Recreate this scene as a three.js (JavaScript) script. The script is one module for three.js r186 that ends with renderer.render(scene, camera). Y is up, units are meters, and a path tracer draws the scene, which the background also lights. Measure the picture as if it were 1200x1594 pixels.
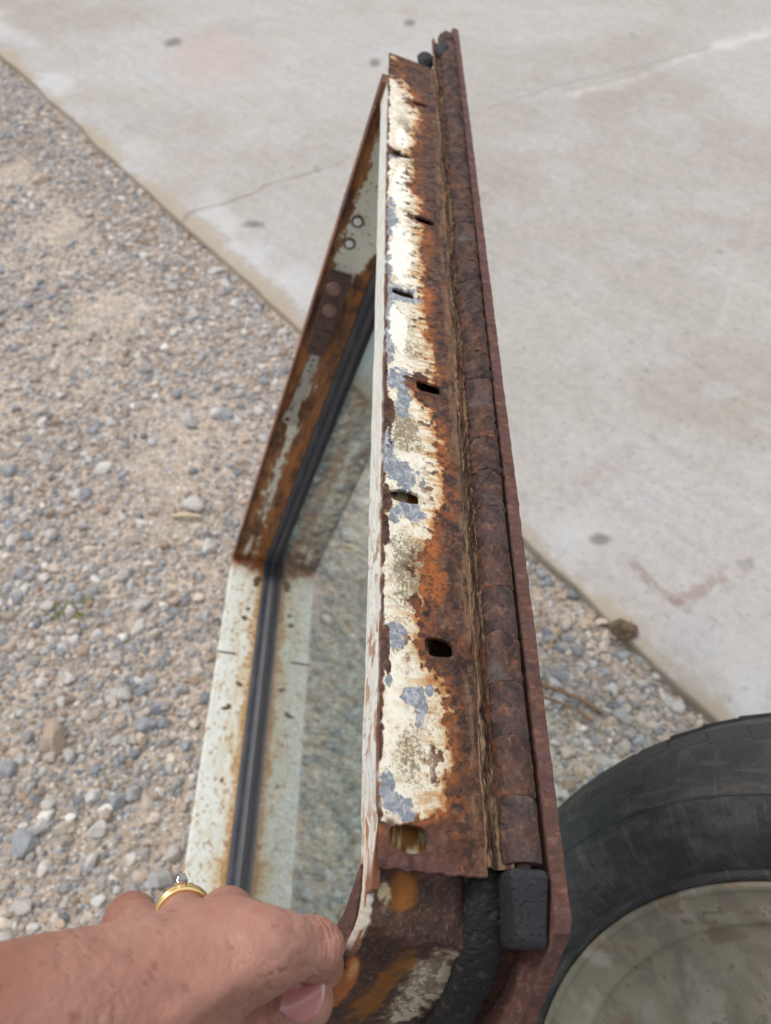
import * as THREE from 'three';
import { mergeGeometries, toCreasedNormals } from 'three/addons/utils/BufferGeometryUtils.js';
import { RoundedBoxGeometry } from 'three/addons/geometries/RoundedBoxGeometry.js';

// ---------------------------------------------------------------- camera, sky, sun, exposure
const W = 771, H = 1024, EYE = 1.235, PITCH = 51.5 * Math.PI / 180, FPX = 1180;   // FPX: focal length in pixels of the 1200 x 1594 photograph
const scene = new THREE.Scene();
const camera = new THREE.PerspectiveCamera(2 * Math.atan(797 / FPX) * 180 / Math.PI, W / H, 0.02, 400);
camera.position.set(0, EYE, 0);
camera.lookAt(0, EYE - Math.sin(PITCH), -Math.cos(PITCH));
camera.focus = 0.40;
camera.userData.fStop = 9.5;

const SUN_DIR = new THREE.Vector3(-0.50, 0.80, -0.33).normalize();
{
  const w = 256, h = 128, d = new Float32Array(w * h * 4);
  for (let j = 0; j < h; j++) for (let i = 0; i < w; i++) {
    const el = (j + 0.5) / h * Math.PI - Math.PI / 2, s = Math.max(0, Math.sin(el));
    const L = 0.50 + 0.62 * s, k = (j * w + i) * 4;                       // thin bright overcast
    d[k] = L * 0.965; d[k + 1] = L * 0.995; d[k + 2] = L * 1.06; d[k + 3] = 1;
  }
  const sky = new THREE.DataTexture(d, w, h, THREE.RGBAFormat, THREE.FloatType);
  sky.mapping = THREE.EquirectangularReflectionMapping; sky.magFilter = THREE.LinearFilter; sky.needsUpdate = true;
  scene.background = sky; scene.environment = sky;
}
const sun = new THREE.DirectionalLight(new THREE.Color(1, 0.95, 0.88), 1.5);
sun.position.copy(SUN_DIR).multiplyScalar(10);
sun.castShadow = true; sun.shadow.radius = 26; sun.shadow.mapSize.set(2048, 2048);
Object.assign(sun.shadow.camera, { left: -4, right: 4, top: 4, bottom: -4, near: 1, far: 30 });
scene.add(sun, sun.target);
const renderer = new THREE.WebGLRenderer({ antialias: true });
renderer.setSize(W, H);
renderer.shadowMap.enabled = true;
renderer.toneMapping = THREE.LinearToneMapping;
renderer.toneMappingExposure = 1.0;

// ---------------------------------------------------------------- helpers
let seed = 12345;
const rnd = () => { seed = (seed + 0x6D2B79F5) | 0; let t = Math.imul(seed ^ (seed >>> 15), 1 | seed); t = (t + Math.imul(t ^ (t >>> 7), 61 | t)) ^ t; return ((t ^ (t >>> 14)) >>> 0) / 4294967296; };
const rr = (a, b) => a + (b - a) * rnd();
const clamp = (x, a = 0, b = 1) => x < a ? a : x > b ? b : x;
const mix = (a, b, t) => a + (b - a) * t;
const sst = (a, b, x) => { const t = clamp((x - a) / (b - a)); return t * t * (3 - 2 * t); };
const mixc = (a, b, t) => [mix(a[0], b[0], t), mix(a[1], b[1], t), mix(a[2], b[2], t)];
const hash = (x, y, z) => { let h = Math.imul(x, 374761393) + Math.imul(y, 668265263) + Math.imul(z, 2147483647 ^ 1274126177) | 0; h = Math.imul(h ^ (h >>> 13), 1274126177); return ((h ^ (h >>> 16)) >>> 0) / 4294967296; };
function vn(x, y, s = 0, p = 0) {
  let xi = Math.floor(x), yi = Math.floor(y); const fx = x - xi, fy = y - yi;
  let x1 = xi + 1, y1 = yi + 1;
  if (p) { xi = ((xi % p) + p) % p; yi = ((yi % p) + p) % p; x1 = ((x1 % p) + p) % p; y1 = ((y1 % p) + p) % p; }
  const u = fx * fx * (3 - 2 * fx), v = fy * fy * (3 - 2 * fy);
  return mix(mix(hash(xi, yi, s), hash(x1, yi, s), u), mix(hash(xi, y1, s), hash(x1, y1, s), u), v);
}
function fbm(x, y, s = 0, o = 4, p = 0) { let a = 0.5, t = 0, n = 0; for (let i = 0; i < o; i++) { t += a * vn(x, y, s + i * 17, p); n += a; a *= 0.5; x *= 2; y *= 2; p *= 2; } return t / n; }
function vn3(x, y, z, s = 0) {
  const zi = Math.floor(z), f = z - zi, w = f * f * (3 - 2 * f);
  return mix(vn(x, y, s + zi * 131), vn(x, y, s + zi * 131 + 131), w);
}
const fbm3 = (x, y, z, s = 0, o = 3) => { let a = 0.5, t = 0, n = 0; for (let i = 0; i < o; i++) { t += a * vn3(x, y, z, s + i * 31); n += a; a *= 0.5; x *= 2; y *= 2; z *= 2; } return t / n; };
const V3 = (x, y, z) => new THREE.Vector3(x, y, z);

// a texture set from fn(u, v) -> [r, g, b (sRGB 0..255), height 0..1, roughness 0..1, metalness 0..1]
function texSet(w, h, fn, wrap = THREE.RepeatWrapping) {
  const c = new Uint8Array(w * h * 4), b = new Uint8Array(w * h * 4), r = new Uint8Array(w * h * 4);
  for (let j = 0; j < h; j++) for (let i = 0; i < w; i++) {
    const q = fn((i + 0.5) / w, (j + 0.5) / h), k = (j * w + i) * 4;
    c[k] = clamp(q[0], 0, 255); c[k + 1] = clamp(q[1], 0, 255); c[k + 2] = clamp(q[2], 0, 255);
    b[k] = b[k + 1] = b[k + 2] = clamp(q[3] ?? 0.5) * 255;
    r[k] = 0; r[k + 1] = clamp(q[4] ?? 0.8) * 255; r[k + 2] = clamp(q[5] ?? 0) * 255;
    c[k + 3] = b[k + 3] = r[k + 3] = 255;
  }
  const mk = (d, s) => { const t = new THREE.DataTexture(d, w, h); t.wrapS = t.wrapT = wrap; t.magFilter = THREE.LinearFilter; t.minFilter = THREE.LinearMipmapLinearFilter; t.generateMipmaps = true; if (s) t.colorSpace = THREE.SRGBColorSpace; t.needsUpdate = true; return t; };
  return { map: mk(c, true), bumpMap: mk(b), roughnessMap: mk(r) };
}
const texMat = (set, bumpScale, more = {}) => new THREE.MeshStandardMaterial({ map: set.map, bumpMap: set.bumpMap, bumpScale, roughnessMap: set.roughnessMap, roughness: 1, metalness: 0, ...more });
const flat = (r, g, b, roughness = 0.8, more = {}) => new THREE.MeshStandardMaterial({ color: new THREE.Color().setRGB(r / 255, g / 255, b / 255, THREE.SRGBColorSpace), roughness, ...more });

function mesh(name, g, m, parent = scene) { const o = new THREE.Mesh(g, m); o.name = name; o.castShadow = o.receiveShadow = true; parent.add(o); return o; }
const used = {};
const numbered = (n) => { used[n] = (used[n] ?? -1) + 1; return used[n] ? `${n}_${String(used[n]).padStart(3, '0')}` : n; };
function tag(o, label, category, group) { o.userData.label = label; o.userData.category = category; if (group) o.userData.group = group; return o; }
function box(x0, x1, y0, y1, z0, z1, r = 0) {
  const g = r ? new RoundedBoxGeometry(x1 - x0, y1 - y0, z1 - z0, 2, r) : new THREE.BoxGeometry(x1 - x0, y1 - y0, z1 - z0);
  return g.translate((x0 + x1) / 2, (y0 + y1) / 2, (z0 + z1) / 2);
}
// uv in metres along the two axes a face lies in; per = metres of one texture tile
function boxUV(g, per, ox = 0) {
  g = g.index ? g.toNonIndexed() : g;
  const p = g.attributes.position, uv = new Float32Array(p.count * 2), a = V3(), b = V3(), c = V3();
  for (let i = 0; i < p.count; i += 3) {
    a.fromBufferAttribute(p, i); b.fromBufferAttribute(p, i + 1); c.fromBufferAttribute(p, i + 2);
    const n = b.clone().sub(a).cross(c.clone().sub(a)), ax = Math.abs(n.x), ay = Math.abs(n.y), az = Math.abs(n.z);
    [a, b, c].forEach((q, k) => {
      const [s, t] = ax > ay && ax > az ? [q.z, q.y] : ay > az ? [q.z, q.x] : [q.y, q.x];
      uv[(i + k) * 2] = s / per + ox; uv[(i + k) * 2 + 1] = t / per + ox * 0.37;
    });
  }
  g.setAttribute('uv', new THREE.BufferAttribute(uv, 2));
  return g;
}
function setUV(g, fn) { const p = g.attributes.position, uv = new Float32Array(p.count * 2); for (let i = 0; i < p.count; i++) { const q = fn(p.getX(i), p.getY(i), p.getZ(i)); uv[2 * i] = q[0]; uv[2 * i + 1] = q[1]; } g.setAttribute('uv', new THREE.BufferAttribute(uv, 2)); return g; }
function warp(g, fn) { const p = g.attributes.position, q = V3(); for (let i = 0; i < p.count; i++) { q.fromBufferAttribute(p, i); fn(q); p.setXYZ(i, q.x, q.y, q.z); } g.computeVertexNormals(); return g; }

// photograph pixel -> direction in the world, and the point where it meets the ground or a plane of the hatch
const CP = Math.cos(PITCH), SP = Math.sin(PITCH);
const ray = (u, v) => { const x = (u - 600) / FPX, up = (797 - v) / FPX; return V3(x, -(SP - up * CP), -(CP + up * SP)); };
const onGround = (u, v, y = 0) => { const r = ray(u, v); return r.multiplyScalar((y - EYE) / r.y).add(V3(0, EYE, 0)); };
const PHI = -18.7 * Math.PI / 180, EX = V3(Math.cos(PHI), Math.sin(PHI), 0), EY = V3(-Math.sin(PHI), Math.cos(PHI), 0);
const toHatch = (p) => V3(p.dot(EX), p.dot(EY), p.z);
const CAML = toHatch(V3(0, EYE, 0)), YB = 0.8564;       // YB: height of the hinge plate in the hatch's own axes
const onPlane = (u, v, axis, at) => { const r = toHatch(ray(u, v)); return r.multiplyScalar((at - CAML[axis]) / r[axis]).add(CAML); };
const atDepth = (u, v, d) => ray(u, v).multiplyScalar(d).add(V3(0, EYE, 0));

// ---------------------------------------------------------------- ground: dirt sheet, concrete slab
const EDGE_A = onGround(0, 84, 0.02), EDGE_B = onGround(1108, 1108, 0.02);
const edgeDir = EDGE_B.clone().sub(EDGE_A).setY(0).normalize(), edgeNorm = V3(edgeDir.z, 0, -edgeDir.x);   // edgeNorm points to the slab's side
const slabSide = (x, z) => (x - EDGE_A.x) * edgeNorm.x + (z - EDGE_A.z) * edgeNorm.z;
{
  const N = 2048, c = new Uint8Array(N * N * 4), b = new Uint8Array(N * N * 4);
  for (let j = 0; j < N; j++) for (let i = 0; i < N; i++) {
    const u = i / N, v = j / N, a = fbm(u * 9, v * 9, 3, 4, 9), f = fbm(u * 160, v * 160, 9, 3, 160), k = (j * N + i) * 4;
    const t = mixc([172, 154, 137], [196, 178, 160], clamp(a * 1.5 - 0.25)), g = 0.74 + 0.5 * f;
    c[k] = clamp(t[0] * g, 0, 255); c[k + 1] = clamp(t[1] * g, 0, 255); c[k + 2] = clamp(t[2] * g, 0, 255); c[k + 3] = 255;
    b[k] = b[k + 1] = b[k + 2] = 60 + 60 * f; b[k + 3] = 255;
  }
  const grit = [[212, 195, 178], [190, 185, 181], [170, 174, 182], [216, 208, 198], [202, 180, 160], [156, 144, 132], [224, 217, 209]];
  for (let n = 0; n < 170000; n++) {
    const x = rnd() * N, y = rnd() * N, R = rr(1, 3.6), e = rr(0.6, 1), q = grit[Math.floor(rnd() * grit.length)], g = rr(0.8, 1.05);
    for (let dy = -4; dy <= 4; dy++) for (let dx = -4; dx <= 4; dx++) {
      const d = Math.hypot(dx, dy / e) / R; if (d > 1) continue;
      const k = ((((y + dy) & (N - 1)) * N) + ((x + dx) & (N - 1))) * 4, hgt = 110 + 130 * Math.sqrt(1 - d * d);
      c[k] = q[0] * g; c[k + 1] = q[1] * g; c[k + 2] = q[2] * g; b[k] = b[k + 1] = b[k + 2] = hgt;
    }
  }
  const mk = (d, s) => { const t = new THREE.DataTexture(d, N, N); t.wrapS = t.wrapT = THREE.RepeatWrapping; t.magFilter = THREE.LinearFilter; t.minFilter = THREE.LinearMipmapLinearFilter; t.generateMipmaps = true; if (s) t.colorSpace = THREE.SRGBColorSpace; t.needsUpdate = true; return t; };
  const m = new THREE.MeshStandardMaterial({ map: mk(c, true), bumpMap: mk(b), bumpScale: 0.003, roughness: 0.95 });
  const parts = [];
  const g1 = new THREE.PlaneGeometry(7, 7, 280, 280).rotateX(-Math.PI / 2).translate(0, 0, -1.5);
  warp(g1, (q) => { q.y = (fbm(q.x * 3 + 50, q.z * 3 + 50, 5, 3) - 0.5) * 0.022 - 0.004 - 0.03 * sst(2.6, 3.4, Math.max(Math.abs(q.x), Math.abs(q.z + 1.5))); });
  parts.push(setUV(g1, (x, y, z) => [x / 2.2, z / 2.2]));
  const g2 = new THREE.PlaneGeometry(160, 160, 2, 2).rotateX(-Math.PI / 2).translate(0, -0.024, 0);
  parts.push(setUV(g2, (x, y, z) => [x / 2.2, z / 2.2]));
  const o = mesh('gravel_ground', mergeGeometries(parts), m); o.userData.kind = 'structure';
  o.userData.label = 'tan dirt and gravel ground beside the concrete slab';
}
const gravelGround = scene.getObjectByName('gravel_ground');
{
  // concrete slab, its edge towards the gravel a little uneven
  const pts = [], L = 40;
  let s = -L;
  while (s < L) { const w = (fbm(s * 4 + 90, 3, 8, 4) - 0.5) * 0.03; pts.push(EDGE_A.clone().addScaledVector(edgeDir, s).addScaledVector(edgeNorm, w)); s += s > -2 && s < 6 ? 0.02 : 1; }
  const shape = new THREE.Shape();
  pts.forEach((p, i) => i ? shape.lineTo(p.x, -p.z) : shape.moveTo(p.x, -p.z));
  const far = [pts[pts.length - 1].clone().addScaledVector(edgeNorm, 60), pts[0].clone().addScaledVector(edgeNorm, 60)];
  far.forEach((p) => shape.lineTo(p.x, -p.z));
  const g = new THREE.ExtrudeGeometry(shape, { depth: 0.09, bevelEnabled: true, bevelSize: 0.006, bevelThickness: 0.006, bevelSegments: 2, bevelOffset: -0.006 }).rotateX(-Math.PI / 2).translate(0, -0.075, 0);
  const X0 = -2.1, X1 = 2.5, Z0 = -4.3, Z1 = 0.3;
  setUV(g, (x, y, z) => [(x - X0) / (X1 - X0), (z - Z0) / (Z1 - Z0)]);
  const seg = (x, z, ax, az, bx, bz) => { const dx = bx - ax, dz = bz - az, t = clamp(((x - ax) * dx + (z - az) * dz) / (dx * dx + dz * dz)); return Math.hypot(x - ax - dx * t, z - az - dz * t); };
  const P = (u, v) => { const p = onGround(u, v, 0.02); return [p.x, p.z]; };
  const poly = (list) => list.map(([u, v]) => P(u, v));
  const crack1 = poly([[285, 345], [300, 328], [350, 318], [385, 306], [410, 290], [470, 272], [540, 252]]), crack2 = poly([[760, 170], [835, 145], [860, 135], [920, 122], [1010, 100], [1110, 72], [1210, 44]]);
  const chalk = poly([[880, 150], [940, 135], [985, 125], [1040, 102], [1090, 84], [1130, 68], [1170, 58], [1220, 40]]), chalk2 = poly([[1115, 520], [1150, 420], [1170, 370], [1185, 330]]);
  const red1 = poly([[980, 875], [1020, 915], [1055, 938]]), red2 = poly([[1058, 938], [1110, 905], [1162, 876]]), red3 = poly([[880, 770], [935, 738], [985, 705]]);
  const spots = [[935, 840, 16, 9], [270, 66, 13, 7], [1160, 880, 10, 8], [1168, 876, 6, 8], [395, 350, 16, 5], [638, 36, 8, 5], [985, 56, 5, 5], [1005, 578, 5, 4], [493, 264, 6, 5], [1120, 392, 5, 4], [1168, 690, 5, 4], [1160, 1072, 6, 4], [584, 98, 8, 6], [1165, 958, 5, 4], [876, 330, 5, 4]].map(([u, v, a, b]) => { const p = P(u, v), q = P(u + a, v), r = P(u, v + b); return [p[0], p[1], Math.abs(q[0] - p[0]), Math.abs(r[1] - p[1])]; });
  const pink = P(330, 95), blue = P(360, 190);
  const pd = (x, z, pl) => { let d = 9; if (Math.abs(x - pl[0][0]) > 1.9 || Math.abs(z - pl[0][1]) > 1.3) return d; for (let i = 0; i + 1 < pl.length; i++) d = Math.min(d, seg(x, z, pl[i][0], pl[i][1], pl[i + 1][0], pl[i + 1][1])); return d; };
  const N = 1536;
  const set = texSet(N, N, (u, v) => {
    const x = X0 + u * (X1 - X0), z = Z0 + v * (Z1 - Z0), s0 = slabSide(x, z), sd = s0 < -0.1 ? 1 : s0;                  // beyond the edge: plain concrete, seen only where the texture repeats
    const a = fbm(x * 1.3 + 7, z * 1.3, 21, 4), b = fbm(x * 5.5, z * 5.5 + 3, 22, 5), f = fbm(x * 70, z * 70, 23, 3), g = hash(Math.floor(u * N), Math.floor(v * N), 5);
    let c = mixc([178, 171, 163], [188, 182, 176], sst(0.3, 0.7, a));
    c = mixc(c, [193, 191, 189], sst(0.5, 0.78, b) * 0.4);
    c = mixc(c, [170, 159, 147], sst(0.5, 0.8, fbm(x * 3.1 + 20, z * 3.1, 24, 5)) * 0.5);
    c = mixc(c, [184, 184, 187], sst(0.55, 0.7, fbm(x * 9, z * 9, 25, 4)) * 0.35);
    const pore = sst(0.73, 0.8, fbm(x * 150, z * 150, 33, 2)), tr = fbm((x + z) * 4, (x - z) * 45, 35, 3); let k = 0.93 + 0.10 * f + (g - 0.5) * 0.06 - 0.10 * pore + 0.05 * (tr - 0.5); c = c.map((q) => q * k);
    const eg = sd + (b - 0.5) * 0.11 + (f - 0.5) * 0.03;                               // dirt carried on to the edge
    c = mixc(c, [173, 158, 138], (1 - sst(0.0, 0.045, eg)) * 0.8);
    c = mixc(c, [208, 209, 211], sst(0.03, 0.06, eg) * (1 - sst(0.09, 0.2, eg)) * 0.5 * sst(0.4, 0.6, fbm(x * 4, z * 4, 31, 3)));
    const wob = (fbm(x * 22, z * 22, 27, 3) - 0.5) * 0.04;
    const c1 = pd(x + wob, z, crack1), c2 = pd(x + wob, z, crack2);
    const cr = Math.max((1 - sst(0.002, 0.008, c1)) * sst(0.3, 0.5, fbm(x * 12, z * 12, 77, 2)), (1 - sst(0.002, 0.008, c2)) * 0.6);
    c = mixc(c, [130, 120, 108], cr * 0.55);
    const ch = pd(x, z + wob, chalk); c = mixc(c, [216, 214, 211], (1 - sst(0.005, 0.06, ch + (b - 0.5) * 0.12 + (f - 0.5) * 0.05 + 0.012)) * 0.6);
    c = mixc(c, [214, 213, 211], (1 - sst(0.002, 0.02, pd(x, z + wob, chalk2))) * 0.12);
    const rn = sst(0.3, 0.62, fbm(x * 60, z * 60, 30, 3));
    c = mixc(c, [142, 116, 110], (1 - sst(0.004, 0.016, pd(x + wob * 0.3, z, red1))) * rn * 0.5);
    c = mixc(c, [142, 116, 112], (1 - sst(0.004, 0.026, pd(x, z + wob * 0.4, red2))) * rn * 0.45);
    c = mixc(c, [158, 142, 138], (1 - sst(0.004, 0.05, pd(x, z + wob, red3))) * rn * 0.35);
    const pk = Math.hypot((x - pink[0]) / 0.3, (z - pink[1]) / 0.32) + (b - 0.5) * 0.9; c = mixc(c, [194, 170, 161], (1 - sst(0.3, 1.0, pk)) * 0.35);
    for (const [sx, sz, a1, b1] of spots) { const d = Math.hypot((x - sx) / a1, (z - sz) / b1) + (f - 0.5) * 0.5; if (d < 1.6) c = mixc(c, [92, 88, 84], (1 - sst(0.5, 1.5, d)) * (a1 > 0.014 ? 0.55 : 0.18)); }
    return [c[0], c[1], c[2], 0.45 + 0.3 * f + 0.2 * (b - 0.5) - cr * 0.5, 0.86];
  }, THREE.MirroredRepeatWrapping);
  const o = mesh('concrete_slab', g, texMat(set, 0.002)); o.userData.kind = 'structure'; o.userData.label = 'pale grey concrete slab with fine cracks and stains';
}
console.log('ground done');
// the hatch's footprint keeps big stones out from under it
const footprint = (x, z) => x > -0.34 && x < -0.16 && z > -0.92 && z < 0.0;

// ---------------------------------------------------------------- gravel
const stoneShapes = [];
for (let k = 0; k < 8; k++) {
  const g = new THREE.IcosahedronGeometry(1, 3); g.deleteAttribute('uv'); g.deleteAttribute('normal');
  const cuts = []; for (let i = 0; i < 13; i++) cuts.push([V3(rr(-1, 1), rr(-1, 1), rr(-1, 1)).normalize(), rr(0.52, 0.86)]);
  const sx = rr(0.85, 1.25), sy = rr(0.5, 0.8), sz = rr(0.7, 1.0);
  warp(g, (q) => {
    for (const [n, d] of cuts) { const t = q.dot(n) - d; if (t > 0) q.addScaledVector(n, -t * 0.97); }
    q.multiplyScalar(1 + (fbm3(q.x * 2.1 + k * 9, q.y * 2.1, q.z * 2.1, 40, 3) - 0.5) * 0.16);
    q.set(q.x * sx, q.y * sy, q.z * sz);
  });
  stoneShapes.push(toCreasedNormals(setUV(g, (x, y, z) => [x * 0.5 + y * 0.3, z * 0.5 + y * 0.3]), 0.42));
}
const gritShapes = [];
for (let k = 0; k < 4; k++) {
  const g = new THREE.IcosahedronGeometry(1, 1); g.deleteAttribute('uv');
  const sx = rr(0.8, 1.3), sy = rr(0.5, 0.85);
  warp(g, (q) => { q.multiplyScalar(1 + (vn3(q.x * 1.7 + k * 5, q.y * 1.7, q.z * 1.7, 60) - 0.5) * 0.7); q.x *= sx; q.y *= sy; });
  gritShapes.push(g);
}
const stoneTex = texSet(256, 256, (u, v) => { const a = fbm(u * 8, v * 8, 70, 4, 8), f = fbm(u * 60, v * 60, 71, 3, 60), k = 0.82 + 0.26 * a + 0.22 * (f - 0.5); return [255 * k, 252 * k, 248 * k, 0.4 * a + 0.6 * f, 0.9]; });
const stonePalette = [[212, 200, 188], [220, 213, 206], [196, 194, 194], [172, 175, 181], [204, 187, 172], [230, 226, 221], [184, 182, 181], [211, 205, 200], [158, 162, 170], [196, 174, 156], [219, 205, 192]];
const lin = (c, k = 1) => new THREE.Color().setRGB(c[0] / 255 * k, c[1] / 255 * k, c[2] / 255 * k, THREE.SRGBColorSpace);
function gravelSpot(far) {
  for (;;) {
    const z = far ? rr(-4.6, 1.6) : rr(-3.4, 0.25), x = far ? rr(-3.2, 2.4) : rr(-1.75, 0.85);
    const s = slabSide(x, z); if (s > -0.004) continue;
    const inner = x > -1.75 && x < 0.85 && z > -3.4 && z < 0.25; if (far && inner) continue;
    return [x, z, s];
  }
}
const groundY = (x, z) => (fbm(x * 3 + 50, z * 3 + 50, 5, 3) - 0.5) * 0.022 - 0.004;
function scatter(name, label, shapes, count, size, farShare, density) {
  const root = new THREE.Group(); root.name = name; root.userData = { kind: 'stuff', label, category: 'gravel' }; scene.add(root);
  const m = new THREE.MeshStandardMaterial({ map: stoneTex.map, roughness: 0.92 });
  const q = new THREE.Quaternion(), e = new THREE.Euler(), M = new THREE.Matrix4();
  shapes.forEach((g, k) => {
    const n = Math.floor(count / shapes.length), im = new THREE.InstancedMesh(g, m, n); im.name = name.replace('gravel', 'pebbles'); im.userData.kind = 'stuff';
    for (let i = 0; i < n; i++) {
      let x, z, s, far = rnd() < farShare;
      for (;;) { [x, z, s] = gravelSpot(far); const d = fbm(x * 4.2 + 11, z * 4.2 + 30, 88, 3), near = s > -0.22 ? 0.28 : 0; if (rnd() < clamp((d - 0.3 + near) * density + 0.12)) break; }
      const r = size(rnd());
      e.set(rr(-0.35, 0.35), rr(0, 6.3), rr(-0.35, 0.35)); q.setFromEuler(e);
      M.compose(V3(x, groundY(x, z) + r * rr(0.0, 0.42), z), q, V3(r, r, r)); im.setMatrixAt(i, M);
      im.setColorAt(i, lin(stonePalette[Math.floor(rnd() * stonePalette.length)], rr(0.82, 1.08)));
    }
    im.castShadow = im.receiveShadow = true; root.add(im);
  });
}
scatter('fine_gravel', 'fine grit lying between the larger stones', gritShapes, 60000, (t) => 0.0022 + 0.0035 * t * t, 0.25, 2.2);
scatter('gravel', 'small grey and tan gravel spread over the dirt', stoneShapes, 19000, (t) => 0.0048 + 0.0100 * t * t * t, 0.3, 2.6);
{
  // the larger stones that can be told apart, each its own piece of the ground
  const mats = stonePalette.map((c) => new THREE.MeshStandardMaterial({ color: lin(c, 0.98), map: stoneTex.map, bumpMap: stoneTex.bumpMap, bumpScale: 0.0015, roughness: 0.9 }));
  const fixed = [[62, 277, 13, 4], [300, 486, 13, 5], [225, 395, 10, 5], [295, 655, 17, 2], [335, 640, 13, 5], [350, 643, 14, 3], [158, 724, 17, 5], [303, 785, 20, 5], [326, 850, 17, 5], [85, 1150, 26, 9], [225, 1125, 18, 3], [220, 1070, 15, 3], [38, 1310, 24, 3], [52, 1292, 14, 2], [180, 1245, 19, 3], [205, 1235, 16, 2], [250, 1365, 24, 2], [35, 1410, 14, 1], [130, 765, 14, 3], [10, 725, 14, 3], [212, 975, 13, 5], [235, 985, 13, 0], [175, 1020, 14, 7], [195, 1048, 12, 5], [127, 1010, 12, 9], [140, 880, 14, 2], [197, 885, 13, 3], [900, 1010, 12, 3], [872, 1050, 13, 3], [872, 1005, 11, 3], [970, 1110, 15, 2], [1040, 1085, 14, 5], [1060, 1095, 14, 5], [1078, 1115, 13, 0], [955, 1070, 12, 5], [1000, 1060, 12, 1], [935, 950, 10, 3], [150, 1290, 16, 5], [10, 1195, 16, 3], [270, 1325, 16, 7], [75, 1250, 12, 5], [290, 520, 12, 0], [365, 470, 13, 5], [388, 500, 12, 5], [350, 440, 10, 5], [335, 420, 12, 5], [430, 545, 11, 5]];
  const put = (x, z, r, mi) => {
    const o = mesh('stone', stoneShapes[Math.floor(rnd() * 8)], mats[mi], gravelGround);
    o.position.set(x, groundY(x, z) + r * rr(0.12, 0.4), z); o.rotation.set(rr(-0.25, 0.25), rr(0, 6.28), rr(-0.25, 0.25)); o.scale.setScalar(r);
  };
  for (const [u, v, px, mi] of fixed) { const p = onGround(u, v, 0.008), d = p.distanceTo(camera.position); put(p.x, p.z, px * d / FPX * 0.92, mi); }
  for (let n = 0; n < 250;) {
    const [x, z, s] = gravelSpot(false); const d = fbm(x * 4.2 + 11, z * 4.2 + 30, 88, 3);
    if (footprint(x, z) || z > 0.1 || rnd() > clamp((d - 0.36) * 3 + (s > -0.25 ? 0.5 : 0.05))) continue;
    put(x, z, rr(0.0095, 0.0185), rnd() < 0.35 ? [5, 1, 7, 2][Math.floor(rnd() * 4)] : Math.floor(rnd() * mats.length)); n++;
  }
}
console.log('gravel done');
// ---------------------------------------------------------------- the hatch (own axes: x out of the glass, y up along the glass, z along the hinge)
const BASE = V3(-0.21, -0.07, -0.45);
const hatch = new THREE.Group(); hatch.name = 'rear_hatch'; scene.add(hatch);
hatch.rotation.z = PHI; hatch.position.copy(EX).multiplyScalar(BASE.x).addScaledVector(EY, BASE.y).add(V3(0, 0, BASE.z));
tag(hatch, 'rusted cream vehicle hatch with glass pane and long hinge, held upright on gravel', 'vehicle hatch');
const part = (name, g, m, parent = hatch) => { const o = mesh(name, g, m, parent); if (parent === hatch) o.position.set(-BASE.x, -BASE.y, -BASE.z); return o; };
// the hinge side runs out of true by about half a degree
const skew = (g) => warp(g, (q) => { q.x += mix(0.009, 0.0145, sst(-0.2926, -0.235, q.x)) * (-0.08 - q.z); });
const unskewX = (x, z) => x - mix(0.009, 0.0145, sst(-0.2926, -0.235, x)) * (-0.08 - z);

const mirrored = (g, ...m) => {                          // a change of axes that mirrors: turn the triangles over
  g = g.index ? g.toNonIndexed() : g; g.applyMatrix4(new THREE.Matrix4().set(...m));
  for (const k of Object.keys(g.attributes)) { const a = g.attributes[k], w = a.itemSize, A = a.array; for (let i = 0; i < a.count; i += 3) for (let c = 0; c < w; c++) { const t = A[(i + 1) * w + c]; A[(i + 1) * w + c] = A[(i + 2) * w + c]; A[(i + 2) * w + c] = t; } }
  g.computeVertexNormals(); return g;
};
// rust palette
const R_DARK = [50, 34, 30], R_BROWN = [92, 62, 48], R_PURP = [100, 71, 65], R_OR = [150, 86, 46], R_BRIGHT = [196, 112, 52], R_TAN = [150, 116, 84], CREAM = [246, 240, 222], BARE = [142, 146, 152], R_BLACK = [44, 38, 40];
function rust(x, y, s, p = 0, warm = 0) {            // x, y in units of about 25 mm
  const a = fbm(x, y, s, 5, p), b = fbm(x * 3, y * 3, s + 7, 4, p * 3), f = fbm(x * 12, y * 12, s + 13, 3, p * 12);
  let c = mixc(R_PURP, R_BROWN, sst(0.35, 0.65, a));
  c = mixc(c, R_DARK, sst(0.52, 0.72, b) * 0.75);
  c = mixc(c, R_OR, sst(0.56 - warm * 0.2, 0.76 - warm * 0.15, fbm(x * 2 + 9, y * 2, s + 23, 4, p * 2)) * (0.5 + 0.4 * warm));
  c = mixc(c, R_TAN, sst(0.62, 0.8, f) * 0.35);
  const sc = Math.abs(fbm(x * 4 + 31, y * 4, s + 29, 3, p * 4) - 0.5) * 2, k = (0.68 + 0.44 * f) * (0.88 + 0.12 * sst(0.0, 0.2, sc));
  return [c[0] * k, c[1] * k, c[2] * k, 0.25 * a + 0.25 * b + 0.25 * f + 0.25 * sst(0.0, 0.3, sc), 0.86 + 0.1 * f];
}
const hemTex = texSet(1024, 512, (u, v) => {
  const q = rust(u * 16, v * 8, 101, 8), f = fbm(u * 120, v * 60, 113, 3, 60), s = sst(0.62, 0.74, f);
  let c = mixc([110, 78, 72], q, 0.45); c = mixc(c, [150, 104, 90], s * 0.5);
  return [c[0], c[1], c[2], q[3], 0.88];
});
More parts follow.
